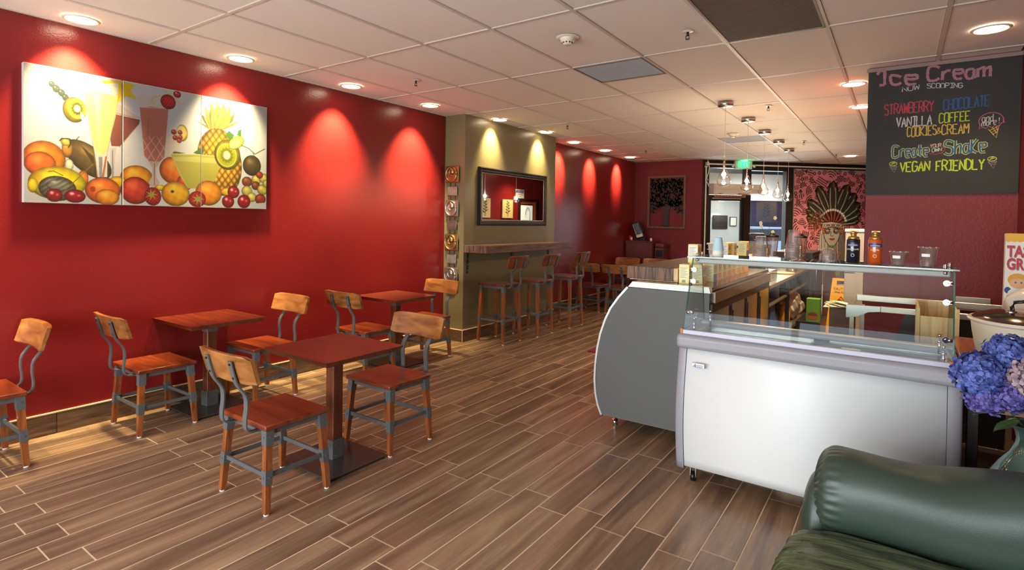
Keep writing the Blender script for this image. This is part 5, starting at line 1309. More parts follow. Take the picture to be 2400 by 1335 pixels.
# lobby beyond the door
tv = sft('lobby_screen', 'dark television on the lobby wall seen through the door glass', 'television', 1.84, 2.38, 1.5); lb('screen_body', BLACK, tv, -.38, .0, -.03, .0, -.15, .18, b=.006); lb('screen_glow', mat('screen_amber', (36, 28, 24), .3, var=.8, vscale=9), tv, -.36, -.02, -.032, -.03, -.13, .16, b=0)
pf = sft('lobby_certificate', 'small framed certificate on the lobby wall seen through the door glass', 'picture', 1.99, 2.38, 1.5); lb('frame', mat('cert_frame', (70, 44, 28), .5), pf, -.09, .09, -.02, 0, -.08, .15); lb('certificate', mat('cert_paper', (206, 204, 196), .7), pf, -.07, .07, -.022, -.02, -.06, .13, b=0)
ll = sft('lobby_downlight', 'bright ceiling lamp in the lobby beyond the door', 'downlight', 1.55, 2.15, 2.03); q = MB(); q.cyl((0, 0, 0), .06, .02, 20); q.build('lens', LENS, ll, world=False)
l_ = bpy.data.lights.new('lamp', 'SPOT'); l_.energy = 10; l_.color = (1, 1, .8); l_.spot_size = 1.6; l_.spot_blend = .3; l_.shadow_soft_size = .03; lo = bpy.data.objects.new('lamp', l_); COL.objects.link(lo); lo.parent = ll; lo.location = (0, 0, -.02)
orc = sft('orchid', 'white orchid stems standing behind the counter glass, before the navy wall', 'plant', 1.06, -.5, .0)
OP = mat('orchid_white', (236, 236, 214), .5)
q = MB(); q.cyl((0, 0, 1.0), .07, .2, 20, r2=.09); q.cyl((0, 0, .45), .12, .9, 20); q.build('pot', mat('pot_grey', (120, 116, 110), .6), orc, world=False)
q = MB(); q.tube([(0, 0, 1.1), (.03, 0, 1.35), (.1, 0, 1.55), (.16, 0, 1.6)], .004, 6); q.tube([(0, 0, 1.1), (-.06, 0, 1.3), (-.13, 0, 1.5)], .004, 6); q.build('stem', mat('orchid_stem', (60, 80, 40), .5), orc, world=False)
for x, z in ((.16, 1.6), (-.13, 1.5), (-.12, 1.44), (.12, 1.33)):
    q = MB()
    for k in range(5):
        a = k*2*PI/5; q.sph((x+.022*math.cos(a), -.005, z+.022*math.sin(a)), .017, 1, .3, 1, 8, 5)
    q.build('blossom', OP, orc, world=False)
car = sft('parked_car', 'silver car parked beyond the shop window, low behind the cups', 'car', 4.6, 5.5, 0)
q = MB(); q.prism([(-2, .3), (-2, .8), (-1.5, .95), (-.8, 1.4), (.6, 1.42), (1.3, 1.0), (2.1, .85), (2.1, .3)], -.8, .8, 'xz', b=.05); q.build('car_body', mat('car_silver', (170, 182, 196), .2, metal=.6), car, world=False)
q = MB(); q.prism([(-1.35, .98), (-.75, 1.34), (.55, 1.36), (1.1, 1.02)], -.81, .81, 'xz'); q.build('side_window', mat('car_glass', (30, 40, 46), .1), car, world=False)
for x in (-1.3, 1.3):
    q = MB(); q.cyl((x, 0, .32), .32, 1.64, 24, 'y'); q.build('wheel', BLACK, car, world=False)

# ------------------------------------------------------------ prints kept as stored surface colours
def canvas_img(h, w_): return np.ones((h, w_, 3), np.float32)
class Paint:
    """tiny painter working in metres on a pixel grid; x right, z up"""
    def __init__(s, x0, x1, z0, z1, res):
        s.nx = int(round((x1-x0)/res))+1; s.nz = int(round((z1-z0)/res))+1
        s.x = np.linspace(x0, x1, s.nx)[None, :].repeat(s.nz, 0); s.z = np.linspace(z0, z1, s.nz)[:, None].repeat(s.nx, 1)
        s.img = np.ones((s.nz, s.nx, 3), np.float32)*255; s.b = (x0, x1, z0, z1)
    def win(s, x0, x1, z0, z1):
        gx, gz = s.x[0], s.z[:, 0]
        i0, i1 = np.searchsorted(gx, x0), np.searchsorted(gx, x1)+1; j0, j1 = np.searchsorted(gz, z0), np.searchsorted(gz, z1)+1
        return slice(j0, j1), slice(i0, i1)
    def half(s):
        q = object.__new__(Paint); n2, m2 = s.nz//2, s.nx//2; r = lambda a: (a[:n2*2:2, :m2*2:2]+a[1:n2*2:2, :m2*2:2]+a[:n2*2:2, 1:m2*2:2]+a[1:n2*2:2, 1:m2*2:2])/4
        q.img = r(s.img); q.x = r(s.x); q.z = r(s.z); q.nz, q.nx = n2, m2; q.b = s.b; return q
    def poly(s, pts, c):
        w_ = s.win(min(p[0] for p in pts), max(p[0] for p in pts), min(p[1] for p in pts), max(p[1] for p in pts)); X_, Z_ = s.x[w_], s.z[w_]; m = np.zeros(X_.shape, bool); n = len(pts)
        for i in range(n):
            (xa, za), (xb, zb) = pts[i], pts[(i+1) % n]
            if za == zb: continue
            m ^= ((za > Z_) != (zb > Z_)) & (X_ < (xb-xa)*(Z_-za)/(zb-za)+xa)
        s.img[w_][m] = c
    def line(s, pts, w_, c):
        for (xa, za), (xb, zb) in zip(pts, pts[1:]):
            k = s.win(min(xa, xb)-w_, max(xa, xb)+w_, min(za, zb)-w_, max(za, zb)+w_); X_, Z_ = s.x[k], s.z[k]
            dx, dz = xb-xa, zb-za; L2 = dx*dx+dz*dz+1e-12
            t = np.clip(((X_-xa)*dx+(Z_-za)*dz)/L2, 0, 1); s.img[k][np.hypot(X_-xa-t*dx, Z_-za-t*dz) < w_/2] = c
    def ell(s, cx, cz, rx, rz, a, c, st=0):
        R_ = max(rx, rz)*1.02; w_ = s.win(cx-R_, cx+R_, cz-R_, cz+R_); X_, Z_ = s.x[w_], s.z[w_]
        a = math.radians(a); ca, sa = math.cos(a), math.sin(a)
        u = ((X_-cx)*ca+(Z_-cz)*sa)/rx; v = (-(X_-cx)*sa+(Z_-cz)*ca)/rz; d = u*u+v*v; m = d < 1
        c = np.array(c, np.float32)
        if st == 0: s.img[w_][m] = c; return
        k = 1.1-.55*np.clip(d, 0, 1)**2.2-.16*np.clip(-v, 0, 1)
        col_ = c[None, None]*k[..., None]
        if st == 2:
            t = np.sin(X_*310+Z_*90)*np.sin(Z_*270+X_*120)+np.sin(X_*130-Z_*200); col_ = col_*(1+.14*t)[..., None]
            col_ += 80*np.exp(-((u+.4)**2+(v-.5)**2)*20)[..., None]
        if st == 3:
            g = np.exp(-((u+.3)**2+(v-.35)**2)*22)+.5*np.exp(-((u-.35)**2+(v-.1)**2)*40); col_ = col_+(235 if c[0] > 80 else 90)*g[..., None]
        if st == 4:
            t = np.sin(X_*260+Z_*60)*np.sin(Z_*260-X_*60); col_ = col_*(1+.28*t)[..., None]; col_ += 70*(t > .86)[..., None]
        if st == 5:
            t = np.abs(np.sin((X_+Z_*.72)*62))*np.abs(np.sin((X_-Z_*.72)*62)); col_ = col_*(.4+.8*t**.5)[..., None]
            col_ += np.array([40, 30, 0])*(t > .85)[..., None]
        if st == 1:
            col_ = col_+60*np.exp(-((u+.25)**2+(v-.4)**2)*7)[..., None]*np.array([1, .95, .6])
            rough_ = np.sin(X_*90+Z_*40)*np.sin(Z_*70-X_*30); col_ = col_*(1+.07*rough_)[..., None]; col_[..., 1] *= 1+.22*u*.5
        s.img[w_][m] = np.clip(col_, 0, 255)[m]
    def seeds(s, cx, cz, rx, rz, c):
        for k in range(26):
            a = 2*PI*k/26; s.line([(cx+rx*.75*math.cos(a), cz+rz*.75*math.sin(a)), (cx+rx*(1.0+.12*(k % 2))*math.cos(a), cz+rz*(1.0+.12*(k % 2))*math.sin(a))], .005, c)
def print_mesh(name, p, sl, to3, m, parent=None, keep=None):
    """grid mesh of painter columns sl carrying the colours"""
    x = p.x[:, sl]; z = p.z[:, sl]; im = p.img[:, sl]/255; nz, nx = x.shape
    co = to3(x.ravel(), z.ravel()).astype(np.float32)
    if keep is not None: co = co-np.array(keep, np.float32)
    me = bpy.data.meshes.new(name); me.vertices.add(nx*nz); me.vertices.foreach_set('co', co.ravel())
    i = np.arange((nx-1)*(nz-1)); r_, c_ = i//(nx-1), i % (nx-1); a = r_*nx+c_
    f = np.stack([a, a+1, a+nx+1, a+nx], 1).ravel().astype(np.int32)
    me.loops.add(len(f)); me.loops.foreach_set('vertex_index', f); me.polygons.add(len(i)); me.polygons.foreach_set('loop_start', (np.arange(len(i))*4).astype(np.int32)); me.polygons.foreach_set('loop_total', np.full(len(i), 4, np.int32))
    me.update(calc_edges=True)
    at = me.color_attributes.new('print', 'FLOAT_COLOR', 'POINT'); c = im.reshape(-1, 3); c = np.where(c <= .04045, c/12.92, ((c+.055)/1.055)**2.4)*(.31 if 'canvas' in m.name else 1.0)
    at.data.foreach_set('color', np.concatenate([c, np.ones((len(c), 1))], 1).astype(np.float32).ravel())
    me.materials.append(m); o = bpy.data.objects.new(name, me); COL.objects.link(o)
    if parent is not None: o.parent = parent
    return o
PRM = attr_mat('canvas_print', .55, .35)
CAN = [["p",[[1.516,2.384],[1.641,2.406],[1.725,2.395],[1.699,2.347],[1.745,2.289],[1.67,2.305],[1.62,2.247],[1.606,2.291],[1.556,2.346]],[248,215,25]],["p",[[1.596,2.242],[1.641,2.231],[1.76,2.165],[1.747,2.115],[1.637,1.942],[1.584,1.94],[1.556,2.002]],[215,195,190]],["p",[[1.6,2.177],[1.687,2.168],[1.76,2.156],[1.751,2.115],[1.633,1.944],[1.58,1.94],[1.568,2.041]],[140,75,65]],["l",[[1.592,2.171],[1.76,2.154]],0.006,[230,215,210]],["l",[[1.747,2.11],[1.629,1.936]],0.005,[220,190,185]],["p",[[1.566,1.929],[1.611,1.934],[1.601,1.857],[1.598,1.716],[1.576,1.714],[1.574,1.855]],[205,205,210]],["l",[[1.587,1.912],[1.589,1.72]],0.006,[150,120,115]],["e",1.447,1.833,0.164,0.087,-42,[95,75,35],1],["p",[[1.402,1.927],[1.478,1.854],[1.478,1.716],[1.58,1.705],[1.47,1.807]],[80,55,25]],["e",1.208,1.813,0.113,0.117,0,[235,125,25],1],["e",1.188,1.781,0.082,0.078,0,[240,105,30],1],["e",1.339,1.786,0.024,0.04,0,[225,215,185],1],["e",1.328,1.892,0.029,0.058,0,[185,125,45],1],["e",1.321,1.935,0.027,0.025,0,[190,165,70],1],["l",[[1.289,1.94],[1.299,1.957],[1.343,1.96],[1.346,1.921],[1.335,1.902]],0.007,[60,45,15]],["l",[[1.372,1.951],[1.394,1.981]],0.005,[70,50,25]],["e",1.417,1.703,0.03,0.054,0,[215,110,30],1],["e",1.278,1.662,0.153,0.11,0,[242,205,20],1],["e",1.15,1.641,0.027,0.047,0,[242,205,20],1],["e",1.278,1.627,0.101,0.081,-6,[105,95,85],2],["e",1.285,1.649,0.068,0.04,0,[130,125,110],2],["l",[[1.229,1.734],[1.257,1.739],[1.306,1.713]],0.004,[50,40,25]],["e",1.739,1.731,0.105,0.089,0,[238,150,30],1],["e",1.621,1.689,0.058,0.043,0,[235,165,35],1],["e",1.993,1.805,0.105,0.107,0,[232,115,25],1],["e",2.071,1.719,0.059,0.062,0,[190,60,25],1],["p",[[1.41,2.332],[1.624,2.389],[1.6,2.14],[1.556,1.89],[1.556,1.722],[1.497,1.718],[1.481,1.882],[1.439,2.114]],[228,226,222]],["p",[[1.422,2.281],[1.477,2.303],[1.556,2.3],[1.624,2.29],[1.603,2.14],[1.556,1.909],[1.532,1.876],[1.505,1.874],[1.487,1.901],[1.443,2.114]],[240,225,130]],["p",[[1.477,2.284],[1.508,2.295],[1.524,1.878],[1.505,1.874]],[248,238,160]],["l",[[1.41,2.332],[1.47,2.319],[1.548,2.326],[1.624,2.299]],0.003,[190,185,180]],["l",[[1.407,2.334],[1.477,2.357],[1.556,2.367],[1.628,2.361]],0.003,[200,195,190]],["l",[[1.41,2.332],[1.481,1.882],[1.501,1.718]],0.003,[150,150,145]],["l",[[1.624,2.294],[1.556,1.89],[1.536,1.721]],0.003,[150,150,145]],["p",[[1.505,1.857],[1.528,1.859],[1.525,1.72],[1.509,1.719]],[150,150,150]],["l",[[1.548,1.861],[1.529,1.72]],0.008,[200,90,50]],["e",1.247,2.302,0.017,0.021,0,[35,50,45],3],["e",1.27,2.277,0.021,0.026,0,[35,50,45],3],["e",1.298,2.256,0.02,0.025,0,[35,50,45],3],["e",1.319,2.229,0.019,0.024,0,[35,50,45],3],["e",1.368,2.156,0.065,0.085,0,[130,120,20],1],["e",1.383,2.167,0.051,0.068,0,[195,190,60],0],["e",1.383,2.167,0.044,0.06,0,[160,165,25],0],["k",1.383,2.167,0.029,0.038,0,[50,45,15],0],["e",1.383,2.167,0.016,0.022,0,[240,235,190],0],["p",[[1.401,2.153],[1.439,2.096],[1.428,2.067],[1.401,2.108]],[235,225,220]],["p",[[1.746,2.323],[1.951,2.365],[1.925,1.9],[1.89,1.857],[1.818,1.855],[1.784,1.896]],[222,214,214]],["p",[[1.757,2.24],[1.834,2.26],[1.949,2.264],[1.922,1.9],[1.89,1.859],[1.818,1.857],[1.787,1.896]],[205,125,108]],["l",[[1.778,2.012],[1.853,1.873]],0.005,[238,190,178]],["l",[[1.817,2.037],[1.913,1.889]],0.005,[238,190,178]],["l",[[1.871,2.044],[1.925,1.951]],0.005,[238,190,178]],["l",[[1.853,2.042],[1.787,1.935]],0.005,[238,190,178]],["l",[[1.908,2.049],[1.809,1.869]],0.005,[238,190,178]],["l",[[1.925,1.981],[1.863,1.859]],0.005,[238,190,178]],["l",[[1.812,2.174],[1.808,2.036]],0.004,[180,95,80]],["l",[[1.76,2.243],[1.949,2.266]],0.004,[235,205,200]],["p",[[1.818,1.855],[1.89,1.857],[1.863,1.814],[1.867,1.745],[1.89,1.707],[1.872,1.671],[1.832,1.668],[1.814,1.702],[1.836,1.743],[1.84,1.812]],[215,190,180]],["l",[[1.854,1.843],[1.854,1.685]],0.006,[160,110,90]],["p",[[1.935,2.063],[2.035,2.086],[2.031,1.911],[1.931,1.901]],[228,215,200]],["e",2.048,2.096,0.041,0.064,0,[225,180,60],1],["e",2.04,2.097,0.031,0.051,0,[235,215,130],0],["e",1.987,2.095,0.019,0.02,0,[150,15,20],3],["e",2.032,2.098,0.017,0.018,0,[150,15,20],3],["e",2.035,2.061,0.016,0.017,0,[150,15,20],3],["e",1.997,2.053,0.018,0.019,0,[150,15,20],3],["e",2.026,2.034,0.017,0.018,0,[150,15,20],3],["l",[[1.852,2.279],[1.832,2.305],[1.843,2.331],[1.898,2.355]],0.008,[240,205,90]],["l",[[1.92,2.396],[1.981,2.363],[2.029,2.321]],0.007,[240,210,60]],["e",2.01,2.384,0.027,0.026,0,[165,20,30],3],["e",1.947,2.316,0.053,0.055,0,[185,25,35],4],["p",[[2.246,2.153],[2.198,2.178],[2.147,2.209],[2.237,2.18],[2.346,2.156]],[104,112,36]],["p",[[2.246,2.153],[2.226,2.171],[2.189,2.195],[2.26,2.173],[2.346,2.156]],[120,117,46]],["p",[[2.252,2.154],[2.206,2.212],[2.172,2.276],[2.262,2.214],[2.346,2.156]],[78,84,27]],["p",[[2.252,2.154],[2.232,2.197],[2.208,2.245],[2.279,2.199],[2.346,2.156]],[160,156,62]],["p",[[2.261,2.155],[2.224,2.242],[2.211,2.333],[2.293,2.243],[2.346,2.156]],[104,112,36]],["p",[[2.261,2.155],[2.245,2.219],[2.237,2.287],[2.302,2.221],[2.346,2.156]],[120,117,46]],["p",[[2.273,2.157],[2.249,2.263],[2.259,2.374],[2.327,2.265],[2.346,2.156]],[78,84,27]],["p",[[2.273,2.157],[2.265,2.234],[2.274,2.318],[2.328,2.236],[2.346,2.156]],[160,156,62]],["p",[[2.286,2.158],[2.281,2.274],[2.314,2.395],[2.362,2.276],[2.346,2.156]],[104,112,36]],["p",[[2.286,2.158],[2.289,2.243],[2.315,2.333],[2.354,2.244],[2.346,2.156]],[120,117,46]],["p",[[2.298,2.16],[2.316,2.274],[2.37,2.394],[2.395,2.275],[2.346,2.156]],[78,84,27]],["p",[[2.298,2.16],[2.314,2.242],[2.356,2.332],[2.378,2.244],[2.346,2.156]],[160,156,62]],["p",[[2.31,2.162],[2.351,2.262],[2.422,2.371],[2.421,2.264],[2.346,2.156]],[104,112,36]],["p",[[2.31,2.162],[2.34,2.234],[2.395,2.314],[2.397,2.235],[2.346,2.156]],[120,117,46]],["p",[[2.32,2.163],[2.382,2.24],[2.465,2.326],[2.439,2.242],[2.346,2.156]],[78,84,27]],["p",[[2.32,2.163],[2.363,2.217],[2.426,2.28],[2.41,2.219],[2.346,2.156]],[160,156,62]],["p",[[2.326,2.164],[2.407,2.209],[2.494,2.263],[2.447,2.211],[2.346,2.156]],[104,112,36]],["p",[[2.326,2.164],[2.382,2.194],[2.448,2.234],[2.416,2.196],[2.346,2.156]],[120,117,46]],["n",2.339,1.9,0.179,0.272,8,[215,155,40],5],["p",[[2.381,2.123],[2.409,2.165],[2.454,2.133],[2.426,2.079]],[60,110,30]],["p",[[2.48,2.136],[2.487,2.176],[2.513,2.191],[2.513,2.129]],[60,115,30]],["p",[[2.129,1.953],[2.19,2.002],[2.219,1.984],[2.19,1.938]],[75,110,40]],["p",[[1.976,1.936],[1.992,1.95],[2.07,1.944],[1.992,1.928]],[90,110,45]],["p",[[1.969,1.925],[2.16,1.941],[2.369,1.944],[2.296,1.744],[2.202,1.68],[2.091,1.673],[2.027,1.772]],[185,178,75]],["p",[[1.983,1.906],[2.16,1.925],[2.355,1.925],[2.339,1.889],[1.993,1.877]],[205,200,110]],["l",[[1.966,1.927],[2.16,1.944],[2.369,1.944]],0.006,[225,220,160]],["l",[[1.969,1.92],[2.086,1.678]],0.005,[210,205,140]],["e",2.399,1.966,0.108,0.123,0,[130,120,20],1],["e",2.393,1.962,0.084,0.098,0,[195,190,60],0],["e",2.393,1.962,0.073,0.086,0,[160,165,25],0],["k",2.393,1.962,0.048,0.055,0,[50,45,15],0],["e",2.393,1.962,0.026,0.032,0,[240,235,190],0],["e",2.473,2.074,0.075,0.047,38,[225,205,60],1],["e",2.465,2.068,0.057,0.033,38,[240,228,130],0],["l",[[2.517,2.057],[2.576,2.041],[2.636,1.997],[2.723,2.051]],0.007,[95,75,50]],["l",[[2.63,1.979],[2.617,2.006]],0.006,[95,75,50]],["e",2.609,1.897,0.081,0.087,0,[72,60,30],1],["e",2.566,1.757,0.045,0.043,0,[120,60,40],1],["e",2.649,1.78,0.044,0.041,0,[190,180,80],1],["e",2.717,1.796,0.045,0.042,0,[200,185,90],1],["e",2.679,1.822,0.032,0.03,0,[150,50,35],1],["e",2.566,1.678,0.047,0.045,0,[180,175,90],1],["e",2.644,1.728,0.039,0.037,0,[120,60,40],1],["e",2.705,1.697,0.049,0.046,0,[190,180,80],1],["e",2.608,1.628,0.043,0.041,0,[200,185,90],1],["e",2.687,1.614,0.049,0.046,0,[150,50,35],1],["e",2.742,1.751,0.038,0.035,0,[180,175,90],1],["e",2.249,1.645,0.103,0.099,0,[236,140,30],1],["e",2.395,1.663,0.05,0.033,0,[230,180,40],1],["e",1.531,1.627,0.105,0.091,0,[232,110,35],1],["e",1.557,1.582,0.072,0.056,0,[240,150,40],1],["e",1.47,1.633,0.017,0.02,0,[180,70,25],0],["e",1.731,1.638,0.096,0.099,0,[205,60,40],1],["e",1.895,1.667,0.037,0.022,0,[225,190,30],1],["e",2.003,1.627,0.101,0.094,0,[240,170,30],1],["e",1.979,1.643,0.013,0.012,0,[130,60,20],0],["e",1.845,1.6,0.056,0.068,0,[175,25,25],4],["e",2.161,1.593,0.066,0.063,0,[185,25,25],4],["p",[[1.838,1.605],[1.883,1.616],[1.838,1.623]],[165,175,80]],["p",[[1.831,1.607],[1.866,1.578],[1.843,1.619]],[165,175,80]],["p",[[1.828,1.614],[1.826,1.567],[1.844,1.611]],[165,175,80]],["p",[[1.832,1.621],[1.794,1.592],[1.838,1.606]],[165,175,80]],["p",[[1.838,1.623],[1.795,1.633],[1.831,1.607]],[165,175,80]],["p",[[1.844,1.618],[1.826,1.66],[1.828,1.613]],[165,175,80]],["p",[[1.843,1.61],[1.866,1.652],[1.831,1.621]],[165,175,80]],["p",[[2.168,1.584],[2.22,1.595],[2.168,1.602]],[165,175,80]],["p",[[2.16,1.586],[2.2,1.554],[2.175,1.598]],[165,175,80]],["p",[[2.157,1.593],[2.155,1.543],[2.175,1.59]],[165,175,80]],["p",[[2.161,1.601],[2.119,1.57],[2.169,1.584]],[165,175,80]],["p",[[2.169,1.602],[2.119,1.613],[2.161,1.585]],[165,175,80]],["p",[[2.175,1.597],[2.155,1.642],[2.157,1.592]],[165,175,80]],["p",[[2.175,1.589],[2.2,1.634],[2.161,1.6]],[165,175,80]],["e",1.26,1.582,0.044,0.044,0,[150,12,22],3],["e",1.372,1.581,0.059,0.045,0,[150,12,22],3],["e",2.451,1.664,0.05,0.051,0,[150,12,22],3],["e",2.406,1.584,0.051,0.053,0,[150,12,22],3],["e",2.541,1.589,0.056,0.057,0,[150,12,22],3],["l",[[1.306,1.604],[1.387,1.701],[1.474,1.806]],0.005,[150,110,50]],["p",[[1.113,1.554],[1.215,1.545],[1.218,1.528],[1.113,1.528]],[225,220,220]],["p",[[2.591,1.571],[2.743,1.587],[2.747,1.537],[2.591,1.536]],[210,215,225]]]
p = Paint(1.105, 2.742, 1.53, 2.412, .0015)
t = (p.x-p.b[0])/(p.b[1]-p.b[0]); v = (p.z-p.b[2])/(p.b[3]-p.b[2])
bgc = np.stack([225-14*np.sin(t*8+v*3)*(1-v)-8*(t > .36), 222-8*np.sin(t*8+v*3)*(1-v)-2*(t > .36), 222+6*np.sin(t*6)+6*(t > .36)], -1); p.img[:] = bgc
for c in CAN:
    if c[0] == 'e': p.ell(*c[1:8])
    elif c[0] == 'p': p.poly(c[1], c[2])
    elif c[0] == 'l': p.line(*c[1:4])
    elif c[0] == 'k': p.seeds(c[1], c[2], c[3], c[4], c[6])
    elif c[0] == 'n': p.ell(*c[1:8])
p = p.half()
CVE = mat('canvas_edge', (196, 186, 180), .7)
cuts = [(1.105, 1.641, 'left fruit canvas with a yellow smoothie flute, kiwi slice and lemon'), (1.651, 2.186, 'middle fruit canvas with a pink cut-glass smoothie and strawberries'), (2.192, 2.742, 'right fruit canvas with a pineapple, kiwi slice and grapes')]
for ya, yb, lbl in cuts:
    t_ = thing('canvas_picture', lbl, 'picture', (-4.56, (ya+yb)/2, 1.97), group='triptych of fruit and smoothie pictures')
    bx('stretched_canvas', CVE, -4.579, -4.541, ya, yb, 1.53, 2.412, t_, .001)
    i0 = int(np.searchsorted(p.x[0], ya)); i1 = int(np.searchsorted(p.x[0], yb))
    print_mesh('printed_face', p, slice(max(0, i0), min(i1+1, p.nx)), lambda x, z: np.stack([np.full_like(x, -4.5405), x, z], 1), PRM, t_, keep=tuple(t_.location))

# ------------------------------------------------------------ mural panel
pm_ = Paint(1.925, 3.66, .3, 2.6, .004)
pm_.img[:] = (214, 128, 138); K = (22, 16, 18); rr = random.Random(11)
pm_.img[pm_.z > 2.575] = (150, 158, 156)
def Z8(x, y): return (1.92+(x-95)*.00199, 2.6-(y-172)*.00179)
placed = []
for k in range(9000):
    x, z = rr.uniform(1.95, 3.64), rr.uniform(.4, 2.56); r = rr.choice((.09, .12)) if k < 1500 else rr.choice((.045, .06)) if k < 6000 else .032
    if any(math.hypot(x-a, z-b) < r+c for a, b, c in placed): continue
    placed.append((x, z, r*.95)); ty = rr.random(); wd = .0165
    circ = lambda rad, a0, a1: [(x+rad*math.cos(a), z+rad*math.sin(a)) for a in np.linspace(a0, a1, 14)]
    if r >= .09 and rr.random() < .62:
        a = rr.uniform(0, 6.28); a0 = a
        if ty < .5:
            ox, oz = x-r*.8*math.cos(a), z-r*.8*math.sin(a)
            for q_ in (.35, .75, 1.15, 1.55): pm_.line([(ox+r*q_*math.cos(b_), oz+r*q_*math.sin(b_)) for b_ in np.linspace(a-.75, a+.75, 9)], .017, K)
        elif ty < .8:
            for j in (-1.5, -.5, .5, 1.5): pm_.line([(x-math.sin(a)*j*.045-math.cos(a)*r*.95, z+math.cos(a)*j*.045-math.sin(a)*r*.95), (x-math.sin(a)*j*.045+math.cos(a)*r*.95, z+math.cos(a)*j*.045+math.sin(a)*r*.95)], .017, K)
        else:
            e_ = (x+math.cos(a)*r, z+math.sin(a)*r); pm_.line([(x-math.cos(a)*r, z-math.sin(a)*r), e_], .02, K)
            for s_ in (-.6, .6): pm_.line([e_, (e_[0]-math.cos(a+s_)*.06, e_[1]-math.sin(a+s_)*.06)], .018, K)
            for s_ in (-1, 1): pm_.line([(x-math.sin(a)*s_*.045-math.cos(a)*r*.7, z+math.cos(a)*s_*.045-math.sin(a)*r*.7), (x-math.sin(a)*s_*.045, z+math.cos(a)*s_*.045)], .016, K)
    elif r >= .09:
        a0 = rr.uniform(0, 6.28)
        pm_.line(circ(.022, 0, 6.3), wd, K)
        for q_ in (.052, .084)[:1 if r < .1 else 2]: pm_.line(circ(q_, a0, a0+4.4), wd, K)
        for j in range(7):
            a = a0+j*.65; pm_.line([(x+(r-.028)*math.cos(a), z+(r-.028)*math.sin(a)), (x+(r-.002)*math.cos(a), z+(r-.002)*math.sin(a))], .013, K)
    elif ty < .35: pm_.line(circ(.026, 0, 6.3), wd, K)
    elif ty < .8:
        a = rr.uniform(0, 3.14); nx_, nz_ = -math.sin(a), math.cos(a)
        for j in (-1, 0, 1): pm_.line([(x+nx_*j*.034-math.cos(a)*r*.8, z+nz_*j*.034-math.sin(a)*r*.8), (x+nx_*j*.034+math.cos(a)*r*.8, z+nz_*j*.034+math.sin(a)*r*.8)], wd*.9, K)
    else: pm_.line([(x-r*.6, z+r*.6), (x, z-r*.6), (x+r*.6, z+r*.6)], wd, K)
for x, y, s_ in ((850, 860, 'B'), (870, 790, 'E'), (875, 740, 'L')): pass
def feather(bx_, by, ang, L_, W_, c1, c2, c3):
    a = math.radians(ang); dx, dz = math.sin(a), math.cos(a); nx_, nz_ = dz, -dx; b0 = Z8(bx_, by)
    def P_(t, s): return (b0[0]+dx*L_*t+nx_*W_*s, b0[1]+dz*L_*t+nz_*W_*s)
    out = [P_(0, -.3), P_(.4, -.75), P_(.75, -1), P_(.93, -.7), P_(1, 0), P_(.95, .7), P_(.75, 1), P_(.4, .75), P_(0, .3)]
    pm_.poly(out, K); pm_.poly([P_(.05+.9*(t_-.0), 0) if False else (b0[0]+(q_[0]-b0[0])*.93+dx*L_*.01, b0[1]+(q_[1]-b0[1])*.93) for q_ in out for t_ in (0,)], c1)
    for s, cc, w2 in ((-.55, c2, .014), (-.2, c3, .016), (.15, (30, 20, 16), .012), (.5, c2, .013)): pm_.line([P_(.15, s*.5), P_(.55, s), P_(.85, s*.9)], w2, cc)
    pm_.poly([P_(.82, -.85), P_(1, 0), P_(.82, .85), P_(.88, 0)], (60, 52, 22)); pm_.line(out+[out[0]], .014, K); pm_.line([P_(.8, .3), P_(.97, .1)], .012, (190, 110, 30))
for ang, L_, W_ in ((-80, .6, .085), (82, .58, .085), (-66, .66, .095), (68, .66, .1), (-52, .74, .11), (54, .72, .115), (38, .8, .115), (-26, .84, .11), (21, .86, .12), (-2, .86, .12)):
    feather(540, 780, ang, L_*1.0, W_, (58, 64, 50), (206, 196, 180), (86, 20, 24))
for k in range(-7, 8):
    a = math.radians(k*10.5); b0 = Z8(535, 790)
    pm_.line([(b0[0]+math.sin(a)*.1, b0[1]+math.cos(a)*.05), (b0[0]+math.sin(a)*.27, b0[1]+math.cos(a)*.27)], .026, (170, 60, 34) if k % 2 else (28, 24, 24))
    c_ = (b0[0]+math.sin(a)*.3, b0[1]+math.cos(a)*.3); pm_.ell(c_[0], c_[1], .03, .03, 0, (206, 196, 186), 1)
# brown fur
for k in range(120):
    x, y = rr.gauss(355, 45), rr.gauss(760, 70); b0 = Z8(x, y); a = rr.uniform(-.6, .9); pm_.line([b0, (b0[0]+.05*math.sin(a), b0[1]-.08)], .012, rr.choice(((120, 62, 30), (84, 42, 22), (160, 92, 44), (60, 30, 18))))
# hair, neck, face
SKN = (172, 164, 146); HAIR = (196, 186, 172)
pm_.poly([Z8(*q_) for q_ in ((400, 860), (640, 850), (680, 1000), (690, 1240), (640, 1500), (600, 1700), (420, 1700), (400, 1400), (370, 1150))], HAIR)
for k in range(16):
    x = 392+k*20 if k < 4 else 600+(k-4)*8; pm_.line([Z8(x+10, 870), Z8(x, 1020), Z8(x+14, 1200), Z8(x-6, 1420), Z8(x+10, 1660)], .012, K if k % 2 else (120, 104, 92))
pm_.poly([Z8(*q_) for q_ in ((480, 1000), (590, 1000), (600, 1150), (640, 1330), (430, 1330), (470, 1150))], (132, 124, 108))
pm_.poly([Z8(*q_) for q_ in ((432, 830), (612, 825), (618, 900), (604, 960), (570, 1020), (528, 1052), (490, 1020), (452, 960), (436, 900))], SKN); pm_.line([Z8(*q_) for q_ in ((432, 830), (436, 900), (452, 960), (490, 1020), (528, 1052), (570, 1020), (604, 960), (618, 900), (612, 825))], .014, K)
